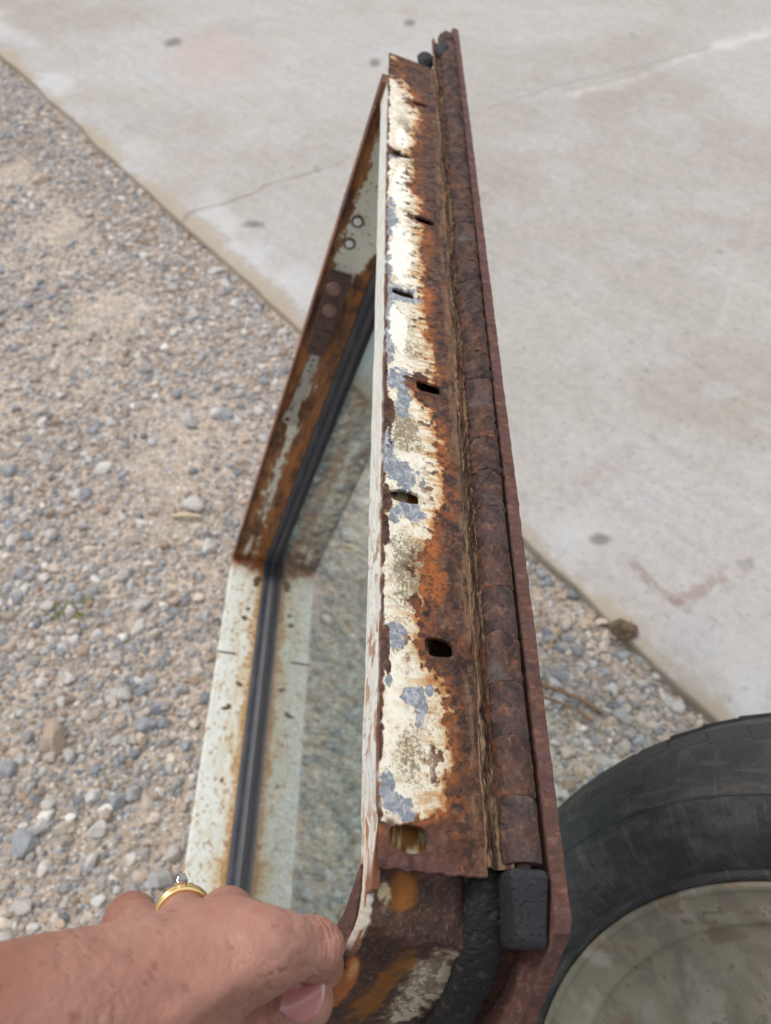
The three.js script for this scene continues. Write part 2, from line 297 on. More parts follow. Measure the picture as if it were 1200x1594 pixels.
const knuckleTex = texSet(1024, 512, (u, v) => {
  const x = u * 14, y = v * 7, q = rust(x, y, 131, 7);
  const a = fbm(x * 1.1 + 3, y * 1.1, 141, 4, 0), scab = sst(0.56, 0.6, fbm(x * 1.6, y * 1.6, 145, 4)), rim = sst(0.53, 0.56, fbm(x * 1.6, y * 1.6, 145, 4)) - scab;
  let c = [q[0], q[1], q[2]]; c = mixc(c, [104, 98, 100], sst(0.55, 0.75, a) * 0.55); c = mixc(c, R_BLACK, scab * 0.18); c = mixc(c, [132, 78, 56], rim * 0.2);
  return [c[0], c[1], c[2], 0.85 * q[3] + 0.15 * scab, 0.62 + 0.3 * q[3]];
});
const gutterTex = texSet(2048, 256, (u, v) => {
  const x = u * 36, y = v * 2.2, q = rust(x, y, 161, 0, 0.35), st = fbm(x * 0.9, y * 9, 171, 4), fib = fbm(x * 5, y * 30, 173, 3);
  let c = mixc([q[0], q[1], q[2]], [168, 136, 100], sst(0.38, 0.62, st) * 0.75);
  c = mixc(c, [70, 50, 40], sst(0.58, 0.78, fib) * 0.6); c = mixc(c, [120, 112, 78], sst(0.58, 0.75, fbm(x * 1.3, y * 2, 177, 4)) * 0.4);
  return [c[0], c[1], c[2], 0.5 * q[3] + 0.5 * fib, 0.92];
}, THREE.MirroredRepeatWrapping);
const M_HEM = texMat(hemTex, 0.0007), M_KNUCKLE = texMat(knuckleTex, 0.002), M_GUTTER = texMat(gutterTex, 0.0022);

// --- hinge plate: paint, bare zinc, lichen and rust where the photograph shows them (positions in metres on the plate)
const PX0 = -0.2926, PX1 = -0.2440, PZ0 = -0.9, PZ1 = -0.0785;
const bp = (u, v) => { const p = onPlane(u, v, 'y', YB); return [unskewX(p.x, p.z), p.z]; };
const bl = (u, v, du, dv) => { const p = bp(u, v), a = bp(u + du, v), b = bp(u, v + dv); return [p[0], p[1], Math.abs(a[0] - p[0]), Math.abs(b[1] - p[1])]; };
const edgePx = [[92, 612], [120, 622], [150, 640], [165, 640], [185, 650], [215, 648], [232, 636], [250, 646], [280, 640], [292, 630], [310, 648], [335, 650], [360, 655], [400, 655], [440, 655], [480, 662], [520, 662], [550, 668], [575, 682], [590, 682], [605, 645], [615, 645], [640, 672], [665, 676], [700, 688], [740, 690], [770, 690], [800, 686], [830, 684], [860, 668], [885, 656], [910, 660], [940, 658], [965, 652], [985, 645], [1010, 645], [1030, 662], [1050, 676], [1080, 690], [1110, 694], [1150, 700], [1190, 702], [1230, 700], [1260, 690], [1275, 680], [1290, 600], [1330, 560], [1370, 560]];
const edgeK = edgePx.map(([v, u]) => { const p = bp(v < 560 ? u + 5 : u, v); return [p[1], p[0]]; });
const paintEdge = (z) => { if (z <= edgeK[0][0]) return edgeK[0][1]; for (let i = 1; i < edgeK.length; i++) if (z <= edgeK[i][0]) { const t = (z - edgeK[i - 1][0]) / (edgeK[i][0] - edgeK[i - 1][0]); return mix(edgeK[i - 1][1], edgeK[i][1], t); } return edgeK[edgeK.length - 1][1]; };
const zinc = [[612, 240, 12, 10], [610, 345, 12, 30], [604, 420, 8, 60], [620, 458, 30, 16], [606, 520, 9, 55], [626, 610, 12, 34], [612, 590, 12, 20], [625, 735, 26, 22], [612, 800, 8, 14], [640, 797, 22, 14], [618, 985, 20, 28], [620, 1255, 24, 20], [604, 1230, 10, 30], [640, 1082, 16, 14], [655, 1110, 9, 34], [670, 1075, 8, 8], [605, 1060, 6, 10], [602, 690, 8, 30]].map((a) => bl(...a));
const lichen = [[630, 195, 14, 14, 0.8], [630, 672, 26, 40, 1.15], [650, 690, 12, 20, 0.8], [636, 880, 34, 60, 1.25], [630, 930, 20, 24, 0.8], [640, 1180, 30, 50, 0.8], [645, 1215, 22, 20, 0.6], [640, 540, 20, 25, 0.7], [640, 500, 14, 30, 0.55], [645, 250, 12, 20, 0.6]].map((a) => [...bl(...a), a[4]]);
const clean = [[626, 290, 14, 34], [625, 395, 17, 48], [620, 508, 13, 34], [626, 215, 10, 18]].map((a) => bl(...a));
const rustBlobs = [[620, 110, 22, 16], [612, 236, 16, 8], [605, 640, 8, 40], [603, 780, 9, 24], [600, 820, 6, 24], [640, 290, 12, 6], [648, 940, 10, 20], [600, 1010, 8, 40], [665, 605, 26, 12], [680, 1005, 36, 30], [655, 600, 24, 14], [600, 1290, 30, 12], [655, 343, 24, 8], [650, 162, 22, 8]].map((a) => bl(...a));
const amber = [[664, 540, 14, 26, 1], [668, 460, 12, 8, 1], [676, 900, 26, 40, 1.1], [672, 860, 12, 20, 1], [660, 470, 10, 20, 0.7], [690, 690, 10, 40, 0.8], [680, 1260, 20, 20, 0.8], [668, 370, 14, 20, 0.5], [700, 1150, 14, 60, 0.5], [640, 150, 20, 12, 0.6]].map((a) => [...bl(...a), a[4]]);
const plateTex = texSet(2048, 192, (u, v) => {
  const z = mix(PZ0, PZ1, u), x = mix(PX0, PX1, v), mm = 1000;
  const X = x * mm, Z = z * mm;
  const n1 = fbm(X / 9 + 40, Z / 9, 201, 5), n2 = fbm(X / 3.2, Z / 3.2, 203, 4), n3 = fbm(X / 1.1, Z / 1.1, 205, 3), fine = hash(Math.floor(u * 2048), Math.floor(v * 192), 9);
  const wob = (n1 - 0.5) * 0.016 + (n2 - 0.5) * 0.007 + (n3 - 0.5) * 0.002;
  const d = paintEdge(z) - x + wob * 0.9;                                             // above 0: paint
  const field = (b, amp = 0.9) => Math.hypot((x - b[0]) / b[2], (z - b[1]) / b[3]) + (n1 - 0.5) * 1.6 * amp + (n2 - 0.5) * 1.1 * amp + (n3 - 0.5) * 0.5 * amp;
  const q = rust(X / 25, Z / 25, 211); let c = [q[0], q[1], q[2]], h = 0.25 + 0.45 * q[3], ro = 0.92, me = 0;
  // pale scale and mineral crust on the rusted side
  c = mixc(c, [128, 108, 88], sst(0.58, 0.75, fbm(X / 6, Z / 4, 221, 4)) * 0.45);
  c = mixc(c, R_OR, sst(0.012, 0.001, Math.abs(d)) * sst(0.35, 0.6, n2) * 0.8);
  const fl = fbm(X / 3.5 + 60, Z / 2.6, 251, 4), flake = sst(0.56, 0.60, fl); c = mixc(c, [48, 40, 42], flake * 0.5 * sst(-0.262, -0.254, x + (n1 - 0.5) * 0.01)); h += flake * 0.22; c = mixc(c, [150, 92, 58], (sst(0.53, 0.56, fl) - flake) * 0.5);
  const fibre = sst(-0.2515, -0.2475, x + (n1 - 0.5) * 0.006); c = mixc(c, mixc([156, 124, 90], [94, 68, 50], fbm(X / 1.4, Z / 9, 253, 4)), fibre * sst(0.35, 0.55, fbm(X / 3, Z / 14, 255, 3)) * 0.75);
  let am = 0; for (const b of amber) am = Math.max(am, (1 - sst(0.5, 1.25, field(b))) * b[4]);
  c = mixc(c, mixc(R_OR, R_BRIGHT, n2), clamp(am) * 0.85 * sst(0.25, 0.55, n3 * 0.5 + n2 * 0.5));
  let paint = sst(-0.0006, 0.0008, d);
  for (const b of rustBlobs) paint *= sst(0.9, 1.02, field(b));
  paint *= 1 - sst(0.60, 0.66, fbm(X / 4 + 7, Z / 4, 231, 4)) * (1 - sst(0.004, 0.016, d));   // flaked islands near the edge
  const leftRust = (x - PX0) - 0.0007 - (n1 - 0.5) * 0.005 - (n2 - 0.5) * 0.002; paint *= sst(-0.0006, 0.0006, leftRust);
  if (paint > 0.001) {
    let p = CREAM; const tan = (1 - sst(0.0, 0.011, d + (n2 - 0.5) * 0.010));
    p = mixc(p, [214, 188, 142], tan * 0.7); const streak = sst(0.5, 0.68, fbm(X / 12 + 3, Z / 2.2, 247, 4)) * (1 - sst(0.0, 0.022, d)); p = mixc(p, [184, 120, 62], streak * 0.8); p = mixc(p, [176, 104, 44], (1 - sst(0.0, 0.005, d + (n2 - 0.5) * 0.007)) * 0.85);
    let li = 0; for (const b of lichen) li = Math.max(li, (1 - sst(0.3, 1.35, field(b, 0.6))) * b[4]);
    let cl = 0; for (const b of clean) cl = Math.max(cl, 1 - sst(0.93, 1.05, field(b, 0.6)));
    li = Math.max(li, 0.28 * sst(0.4, 0.6, fbm(X / 14, Z / 14, 241, 3))) * (1 - cl);
    const sp = sst(0.60 - 0.22 * li, 0.70 - 0.17 * li, 0.55 * n3 + 0.25 * n2 + 0.2 * fine);
    p = mixc(p, mixc([98, 88, 62], [70, 62, 48], n2), sp * clamp(li * 1.4) * 0.85);
    p = mixc(p, [204, 188, 152], clamp(li) * 0.35 * (1 - cl)); p = mixc(p, [190, 150, 96], 0.22 * (1 - cl) * sst(0.45, 0.7, n2));
    p = mixc(p, [250, 247, 234], cl * 0.9);
    const sp2 = sst(0.70, 0.76, n3 * 0.6 + n2 * 0.4) * (1 - cl); p = mixc(p, [150, 88, 44], sp2 * 0.7);
    c = mixc(c, p, paint); h = mix(h, 0.72 + 0.05 * n3 - 0.1 * sp * li, paint); ro = mix(ro, 0.62, paint);
  }
  let zn = 0; for (const b of zinc) zn = Math.max(zn, 1 - sst(0.92, 1.04, field(b)));
  for (const b of rustBlobs) zn *= sst(0.8, 1.0, field(b));
  for (const b of clean) zn *= sst(0.95, 1.02, field(b, 0.6));
  zn *= sst(-0.0008, 0.0002, leftRust);
  if (zn > 0.001) { let p = mixc(BARE, [176, 179, 184], sst(0.45, 0.7, n2)); p = mixc(p, [112, 115, 124], sst(0.5, 0.7, n3) * 0.7); p = mixc(p, [206, 206, 204], sst(0.62, 0.7, fbm(X / 1.6 + 3, Z / 2.4, 245, 3)) * 0.6); c = mixc(c, p, zn); h = mix(h, 0.6, zn); ro = mix(ro, 0.42, zn); me = 0.15 * zn; }
  const bot = sst(-0.098, -0.092, z + (n1 - 0.5) * 0.02);                               // purple brown heat at the near end
  c = mixc(c, mixc([104, 68, 66], q, 0.45), bot * (1 - sst(-0.272, -0.262, x + (n1 - 0.5) * 0.02) * 0.55) * 0.9);
  return [c[0], c[1], c[2], h, ro, me];
}, THREE.ClampToEdgeWrapping);
const M_PLATE = texMat(plateTex, 0.0018, { metalness: 1, metalnessMap: plateTex.roughnessMap });
const plateUV = (x, y, z) => [(z - PZ0) / (PZ1 - PZ0), (x - PX0) / (PX1 - PX0)];
const slots = [[-0.2795, -0.0905, 0.0088, 0.0054], [-0.2630, -0.1836, 0.0078, 0.0054], [-0.2800, -0.2777, 0.0085, 0.0045], [-0.2635, -0.376, 0.0082, 0.0052], [-0.2800, -0.4723, 0.0085, 0.0045], [-0.2615, -0.5812, 0.0082, 0.0046], [-0.2800, -0.6803, 0.0082, 0.0040], [-0.2620, -0.7989, 0.0078, 0.0044]];
{
  const sh = new THREE.Shape(), nz = 160;                                               // the plate's outline in (-z, x), corroded unevenly at its ends
  const rough = (t, s) => (fbm(t * 700, s * 3.3, 261, 3) - 0.5) * 0.0022;
  for (let i = 0; i <= nz; i++) { const z = mix(PZ1, PZ0, i / nz); const p = [-z, PX0 + rough(z, 1) * 0.25]; i ? sh.lineTo(...p) : sh.moveTo(...p); }
  for (let i = 1; i <= 16; i++) { const x = mix(PX0, PX1, i / 16); sh.lineTo(-PZ0 + rough(x, 2), x); }
  for (let i = 1; i <= nz; i++) { const z = mix(PZ0, PZ1, i / nz); sh.lineTo(-z, PX1); }
  for (let i = 1; i < 16; i++) { const x = mix(PX1, PX0, i / 16); sh.lineTo(-PZ1 + rough(x, 5) * 1.2 - 0.0005 * (1 - i / 16), x); }
  for (const [x, z, a, b] of slots) {
    const ho = new THREE.Path(), n = 30;
    for (let i = 0; i < n; i++) {
      const t = i / n * Math.PI * 2, c = Math.cos(t), s = Math.sin(t), k = 1 + (fbm(c * 1.6 + z * 90, s * 1.6 + 5, 271, 3) - 0.5) * 0.32;
      const p = [-z + b * k * Math.sign(s) * Math.pow(Math.abs(s), 0.62), x + a * k * Math.sign(c) * Math.pow(Math.abs(c), 0.75)];
      i ? ho.lineTo(...p) : ho.moveTo(...p);
    }
    ho.closePath(); sh.holes.push(ho);
  }
  let g = new THREE.ExtrudeGeometry(sh, { depth: 0.0018, bevelEnabled: true, bevelSize: 0.0003, bevelThickness: 0.0004, bevelSegments: 1, bevelOffset: -0.0003 });
  // (-z, x, depth) -> (x, y, z)
  g = mirrored(g, 0, 1, 0, 0, 0, 0, 1, YB - 0.0022, -1, 0, 0, 0, 0, 0, 0, 1);
  setUV(g, plateUV);
  const p = g.attributes.position; for (let i = 0; i < p.count; i++) { const x = p.getX(i), z = p.getZ(i); p.setX(i, x + mix(0.009, 0.0145, sst(-0.2926, -0.235, x)) * (-0.08 - z)); }
  g.computeVertexNormals();
  part('hinge_plate', g, M_PLATE);
}
// --- the leaf rolls down into a gutter and up round the pin: corroded, ropy surface
{
  const prof = [[-0.2452, 0.0001], [-0.2443, 0.0012], [-0.2430, 0.0009], [-0.2418, -0.0004], [-0.2400, -0.0022], [-0.2384, -0.0028], [-0.2368, -0.0018], [-0.2352, 0.0008], [-0.2336, 0.0036]];
  const nz = 420, pos = [], uv = [], idx = [], z0 = -0.985, z1 = -0.082, m = prof.length * 2 - 1;
  for (let i = 0; i <= nz; i++) for (let j = 0; j < m; j++) {
    const a = prof[Math.floor(j / 2)], b = prof[Math.min(prof.length - 1, Math.ceil(j / 2))], z = mix(z0, z1, i / nz), x = (a[0] + b[0]) / 2, y = (a[1] + b[1]) / 2;
    const cx = sst(0, 4, j), n = (fbm(z * 320, x * 900, 301, 4) - 0.5) * 0.0034 + (fbm(z * 60, x * 1500, 305, 3) - 0.5) * 0.003;
    pos.push(x + n * 0.4, YB + y * (0.9 + 0.3 * vn(z * 40, 3, 306)) + n * cx + (j === 0 ? -0.0012 : 0), z); uv.push((z - z0) / 0.9, j / (m - 1));
    if (i < nz && j < m - 1) { const k = i * m + j; idx.push(k, k + m, k + 1, k + 1, k + m, k + m + 1); }
  }
  const g = new THREE.BufferGeometry(); g.setAttribute('position', new THREE.Float32BufferAttribute(pos, 3)); g.setAttribute('uv', new THREE.Float32BufferAttribute(uv, 2)); g.setIndex(idx);
  part('hinge_leaf_roll', skew(g), M_GUTTER);
}
// --- knuckles
{
  const shapes = [];
  for (let k = 0; k < 7; k++) {
    const g = new THREE.CylinderGeometry(0.0091, 0.0091, 0.0277, 40, 24).rotateX(Math.PI / 2);
    const worn = k / 6;
    warp(g, (q) => {
      const r = Math.hypot(q.x, q.y), a = Math.atan2(q.y, q.x); if (r < 1e-5) return;
      const e = sst(0.0122, 0.01386, Math.abs(q.z));
      const n = (fbm3(Math.cos(a) * 2.2 + k * 7, Math.sin(a) * 2.2, q.z * 210, 320, 4) - 0.5), sc = sst(0.53, 0.62, fbm3(Math.cos(a) * 3.1 + k * 3, Math.sin(a) * 3.1, q.z * 300, 330, 3));
      const f = (r > 0.0090 ? 1 + n * (0.07 + 0.25 * worn) + sc * (0.012 + 0.09 * worn) - e * 0.06 : 1 - 0.05 * e); q.x *= f; q.y *= f;
    });
    const p = g.attributes.position, uv = g.attributes.uv; for (let i = 0; i < p.count; i++) uv.setXY(i, (p.getZ(i) + k * 0.11) / 0.35, uv.getX(i) * 0.35 + k * 0.13);
    g.computeVertexNormals(); shapes.push(g);
  }
  const n = 33, zEnd = -0.0838;
  for (let i = 0; i < n; i++) {
    const z = zEnd - 0.0139 - i * 0.0278, far = sst(4, 10, i), s = far < 0.5 ? [0, 1, 0, 2][i % 4] : [4, 6, 5, 3, 6, 5, 4][i % 7];
    const o = part('hinge_knuckle', shapes[s], M_KNUCKLE);
    o.position.x += -0.2278 + 0.0150 * (-0.08 - z); o.position.y += YB - 0.0005; o.position.z += z;
    o.rotation.set(0, -0.0150, rr(-0.9, 0.9) + (i % 2 ? Math.PI : 0) * 0.2); 
  }
  const pin = new THREE.CylinderGeometry(0.004, 0.004, 0.935, 12).rotateX(Math.PI / 2).translate(-0.2278 + 0.0150 * 0.4635, YB - 0.0005, -0.5435);
  warp(pin, (q) => { q.x += 0.0150 * (-0.5435 - q.z); });
  part('hinge_pin', boxUV(pin, 0.3), M_KNUCKLE);
}
// --- second leaf between knuckles and skin, and the skin's folded hem
const strip = (x0, x1, y0, y1, z0, z1, amp, s) => { const g = new THREE.BoxGeometry(x1 - x0, y1 - y0, z1 - z0, 2, 2, 200).translate((x0 + x1) / 2, (y0 + y1) / 2, (z0 + z1) / 2); return warp(g, (q) => { const n = (fbm(q.z * 260, q.x * 900 + q.y * 700, s, 4) - 0.5) * amp; q.y += n; q.x += n * 0.5; }); };
part('hinge_leaf', boxUV(skew(strip(-0.2200, -0.2172, YB - 0.02, YB - 0.0035, -0.985, -0.075, 0.0022, 341)), 0.3), M_GUTTER);
const hemPath = [[-1.042, 0.8580], [-0.80, 0.8588], [-0.40, 0.8596], [-0.20, 0.8602], [-0.064, 0.8604], [-0.0585, 0.8584], [-0.0454, 0.8400], [-0.0305, 0.8205], [-0.020, 0.80], [-0.014, 0.77], [-0.014, -0.062]];
{
  const dense = []; for (let i = 0; i + 1 < hemPath.length; i++) { const a = hemPath[i], b = hemPath[i + 1], n = Math.max(1, Math.round(Math.hypot(a[0] - b[0], a[1] - b[1]) / 0.004)); for (let k = 0; k < n; k++) dense.push([mix(a[0], b[0], k / n), mix(a[1], b[1], k / n)]); } dense.push(hemPath[hemPath.length - 1]);
  const sh = new THREE.Shape(), T = 0.022;
  dense.forEach(([z, y], i) => { const w = (fbm(z * 300 + y * 300, 4, 351, 3) - 0.5) * 0.0012; i ? sh.lineTo(z + w, y + w) : sh.moveTo(z, y); });
  for (let i = dense.length - 1; i >= 0; i--) { const a = dense[Math.max(0, i - 1)], b = dense[Math.min(dense.length - 1, i + 1)], L = Math.hypot(b[0] - a[0], b[1] - a[1]), tz = (b[0] - a[0]) / L, ty = (b[1] - a[1]) / L; sh.lineTo(dense[i][0] + ty * T, dense[i][1] - tz * T); }
  let g = new THREE.ExtrudeGeometry(sh, { depth: 0.0062, bevelEnabled: true, bevelSize: 0.0008, bevelThickness: 0.0008, bevelSegments: 2, bevelOffset: -0.0008 });
  g = mirrored(g, 0, 0, 1, -0.2158, 0, 1, 0, 0, 1, 0, 0, 0, 0, 0, 0, 1);
  g = boxUV(g, 0.28); const p = g.attributes.position; for (let i = 0; i < p.count; i++) p.setX(i, p.getX(i) + 0.0135 * (-0.08 - p.getZ(i)) + (fbm(p.getZ(i) * 220, p.getY(i) * 220, 355, 3) - 0.5) * 0.0009);
  g.computeVertexNormals();
  part('skin_hem', g, M_HEM);
}
part('outer_skin', boxUV(mergeGeometries([box(-0.2098, -0.2078, 0.775, 0.846, -0.90, -0.075), box(-0.2098, -0.2078, -0.066, 0.03, -0.90, -0.03), box(-0.2098, -0.2078, 0.03, 0.775, -0.90, -0.81), box(-0.2098, -0.2078, 0.03, 0.775, -0.075, -0.035)].map((g) => g.toNonIndexed())), 0.28), M_HEM);

// --- painted inside faces
const MINT = [234, 236, 230], STAIN = [188, 150, 104];
const lipTex = texSet(2048, 64, (u, v) => {                                            // u along z from far to near, v up
  const z = mix(-0.84, -0.075, u), Z = z * 1000, Y = v * 26, n = fbm(Z / 9, Y / 2.2, 401, 4), f = fbm(Z / 2.2, Y / 1.5, 403, 3), s = fbm(Z / 8, Y / 4.5, 405, 4), m = fbm(Z / 70, 3, 407, 3);
  let c = mixc(MINT, [206, 212, 206], sst(0.4, 0.7, n) * 0.6);
  const nearness = sst(-0.36, -0.2, z + (n - 0.5) * 0.1) * 0.8;
  c = mixc(c, [150, 88, 52], sst(0.60, 0.66, s) * sst(0.5, 0.62, m) * nearness * 0.8);
  c = mixc(c, [128, 74, 46], sst(0.72, 0.78, f) * (0.1 + 0.6 * nearness)); c = mixc(c, [214, 196, 160], sst(0.5, 0.7, fbm(Z / 20, Y / 4, 409, 3)) * 0.3);
  c = mixc(c, [104, 64, 46], sst(0.94, 1.0, v + (n - 0.5) * 0.14) * 0.8);
  c = mixc(c, [130, 76, 48], sst(-0.09, -0.078, z + (n - 0.5) * 0.02) * 0.8);
  return [c[0], c[1], c[2], 0.6 - 0.3 * sst(0.6, 0.7, s), 0.5];
}, THREE.ClampToEdgeWrapping);
const M_LIP = texMat(lipTex, 0.0004);
{
  const g = new THREE.BoxGeometry(0.0030, 0.0225, 0.770, 2, 3, 120).translate(-0.2920, 0.8430, -0.4575);
  setUV(g, (x, y, z) => [(z + 0.84) / 0.765, (y - 0.8317) / 0.0225]);
  part('inner_lip', warp(g, (q) => { q.x += 0.009 * (-0.08 - q.z) + (fbm(q.z * 30, 1, 411, 2) - 0.5) * 0.001; if (q.z > -0.1) { q.y -= 0.008 * (q.z + 0.1) / 0.03; q.x += 0.0012; } }), M_LIP);
}
const chanTex = texSet(1024, 128, (u, v) => {
  const x = v * 30, z = u * 820, n = fbm(x / 5, z / 12, 421, 4), q = rust(x / 20, z / 20, 423, 0, 0.3);
  let c = mixc([214, 200, 164], [150, 96, 40], sst(0.42, 0.6, n)); c = mixc(c, q, sst(0.52, 0.66, fbm(x / 9, z / 16, 425, 4))); return [c[0], c[1], c[2], n, 0.7];
});
const M_CHAN = texMat(chanTex, 0.0005);
part('top_rail', setUV(skew(mergeGeometries([box(-0.2902, -0.2640, YB - 0.0125, YB - 0.0110, -0.89, -0.085), box(-0.2902, -0.2140, 0.8300, 0.8318, -0.89, -0.082), box(-0.2170, -0.2150, 0.8318, YB - 0.02, -0.89, -0.082)].map((g) => g.toNonIndexed()))), (x, y, z) => [(z + 0.9) / 0.82, (x + 0.29) / 0.03]), M_CHAN);

// bottom rail: the flange that stands out from the glass
const railTex = texSet(2048, 256, (u, v) => {                                          // u far to near, v from the free edge to the glass
  const z = mix(-0.84, -0.03, u), x = mix(-0.2926, -0.21, v), X = x * 1000, Z = z * 1000;
  const n = fbm(X / 14, Z / 22, 431, 4), f = fbm(X / 4, Z / 5, 433, 4), s = fbm(X / 7, Z / 40, 435, 3), g = fbm(X / 1.5, Z / 1.5, 437, 2);
  let c = mixc([238, 238, 229], [230, 230, 219], sst(0.4, 0.65, n));
  const toSeal = sst(-0.274, -0.232, x + (n - 0.5) * 0.03);
  c = mixc(c, [214, 190, 146], toSeal * sst(0.30, 0.6, s) * 0.85); c = mixc(c, [182, 124, 66], sst(-0.247, -0.230, x + (f - 0.5) * 0.02) * 0.75);
  c = mixc(c, [176, 128, 72], sst(0.58, 0.7, s) * 0.5 * sst(0.45, 0.6, f)); c = mixc(c, [148, 96, 58], sst(0.66, 0.74, f) * 0.55); c = mixc(c, [190, 150, 100], sst(0.68, 0.78, g) * 0.3);
  const cor = 1 - sst(-0.826, -0.800, z + (f - 0.5) * 0.035); c = mixc(c, [148, 78, 38], cor * 0.9);
  return [c[0], c[1], c[2], 0.5 + 0.1 * f, 0.42];
}, THREE.ClampToEdgeWrapping);
const M_RAIL = texMat(railTex, 0.0003);
{
  const g = setUV(new RoundedBoxGeometry(0.0826, 0.0285, 0.806, 3, 0.0025).translate(-0.2513, -0.05425, -0.431), (x, y, z) => [(z + 0.84) / 0.81, (x + 0.2926) / 0.0826]);
  const rail = part('bottom_rail', g, M_RAIL);
  const M_MARK = flat(104, 78, 60, 0.9);
  const bpt = (u, v) => onPlane(u, v, 'y', -0.04);
  const a = bpt(338, 1013), b = bpt(368, 1019);
  mesh('dark_edge_bar', new RoundedBoxGeometry(b.x - a.x, 0.0016, 0.0032, 1, 0.0006).translate((a.x + b.x) / 2, -0.0395, (a.z + b.z) / 2), M_MARK, rail);  // thin dark brown bar lying across the flange from its free edge
  const scab = new THREE.IcosahedronGeometry(1, 2); warp(scab, (q) => { q.multiplyScalar(1 + (vn3(q.x * 2, q.y * 2, q.z * 2, 441) - 0.5) * 0.8); });
  for (const [u, v, du, dv] of [[380, 962, 7, 5], [386, 948, 5, 4], [372, 1065, 9, 4], [352, 1102, 12, 4], [392, 1082, 5, 5], [356, 1098, 6, 3], [345, 1215, 4, 5], [400, 905, 8, 12]]) {
    const p = bpt(u, v), q = bpt(u + du, v), r = bpt(u, v + dv), o = mesh('rust_scab', scab, M_MARK, rail); o.position.set(p.x, -0.0398, p.z); o.scale.set(Math.abs(q.x - p.x) * 0.7, 0.0006, Math.abs(r.z - p.z) * 0.75); o.rotation.y = rr(-0.5, 0.5);
  }
}
// far post: rust running in from both edges over white paint
const postTex = texSet(256, 2048, (u, v) => {                                          // u from the free edge to the glass, v up
  const x = mix(-0.2926, -0.21, u), y = mix(-0.07, 0.84, v), X = x * 1000, Y = y * 1000;
  const n = fbm(X / 12, Y / 18, 451, 4), f = fbm(X / 3, Y / 3, 453, 4), s = fbm(X / 9, Y / 60, 455, 4);
  const low = 1 - sst(0.52, 0.62, y + (n - 0.5) * 0.03);                              // below the bracket the rust covers nearly all
  const q = rust(X / 25, Y / 25, 461, 0, 0.5);
  const white = mixc([224, 222, 208], [208, 204, 186], n);
  const dl = x + 0.2926 - (0.009 + (n - 0.5) * 0.016 + (f - 0.5) * 0.007) * (0.9 + 0.5 * s), dr = -0.2320 - x - (0.004 + 0.022 * (1 - sst(0.56, 0.68, y)) + (n - 0.5) * 0.014 + (f - 0.5) * 0.006);
  let paint = sst(-0.002, 0.004, dl) * sst(-0.002, 0.004, dr);
  const mid = -0.2645 + (n - 0.5) * 0.02, band = sst(0.0145, 0.004, Math.abs(x - mid) + (f - 0.5) * 0.012) * sst(0.36, 0.52, s + 0.12 * sst(0.36, 0.44, y) * (1 - sst(0.46, 0.52, y)));
  const lowWhite = Math.max(band, sst(0.006, 0.0, Math.abs(y - (-0.012) - (n - 0.5) * 0.03)) * sst(0.02, 0.012, Math.abs(x + 0.262)));
  paint = mix(paint, lowWhite, low);
  let c = mixc([146, 92, 46], [q[0], q[1], q[2]], sst(0.4, 0.65, n) * 0.7); c = mixc(c, [72, 46, 32], sst(0.52, 0.72, fbm(X / 7, Y / 26, 465, 4)) * 0.65); c = mixc(c, [184, 122, 64], sst(0.48, 0.7, s) * 0.6);
  const halo = sst(0.0, 0.5, paint) * (1 - sst(0.5, 1, paint)); c = mixc(c, white, paint); c = mixc(c, [140, 84, 40], halo * 0.6);
  c = mixc(c, [150, 96, 50], sst(0.68, 0.75, f) * paint * 0.6);
  return [c[0], c[1], c[2], 0.4 + 0.2 * paint + 0.2 * f, 0.6];
}, THREE.ClampToEdgeWrapping);
const M_POST = texMat(postTex, 0.0005);
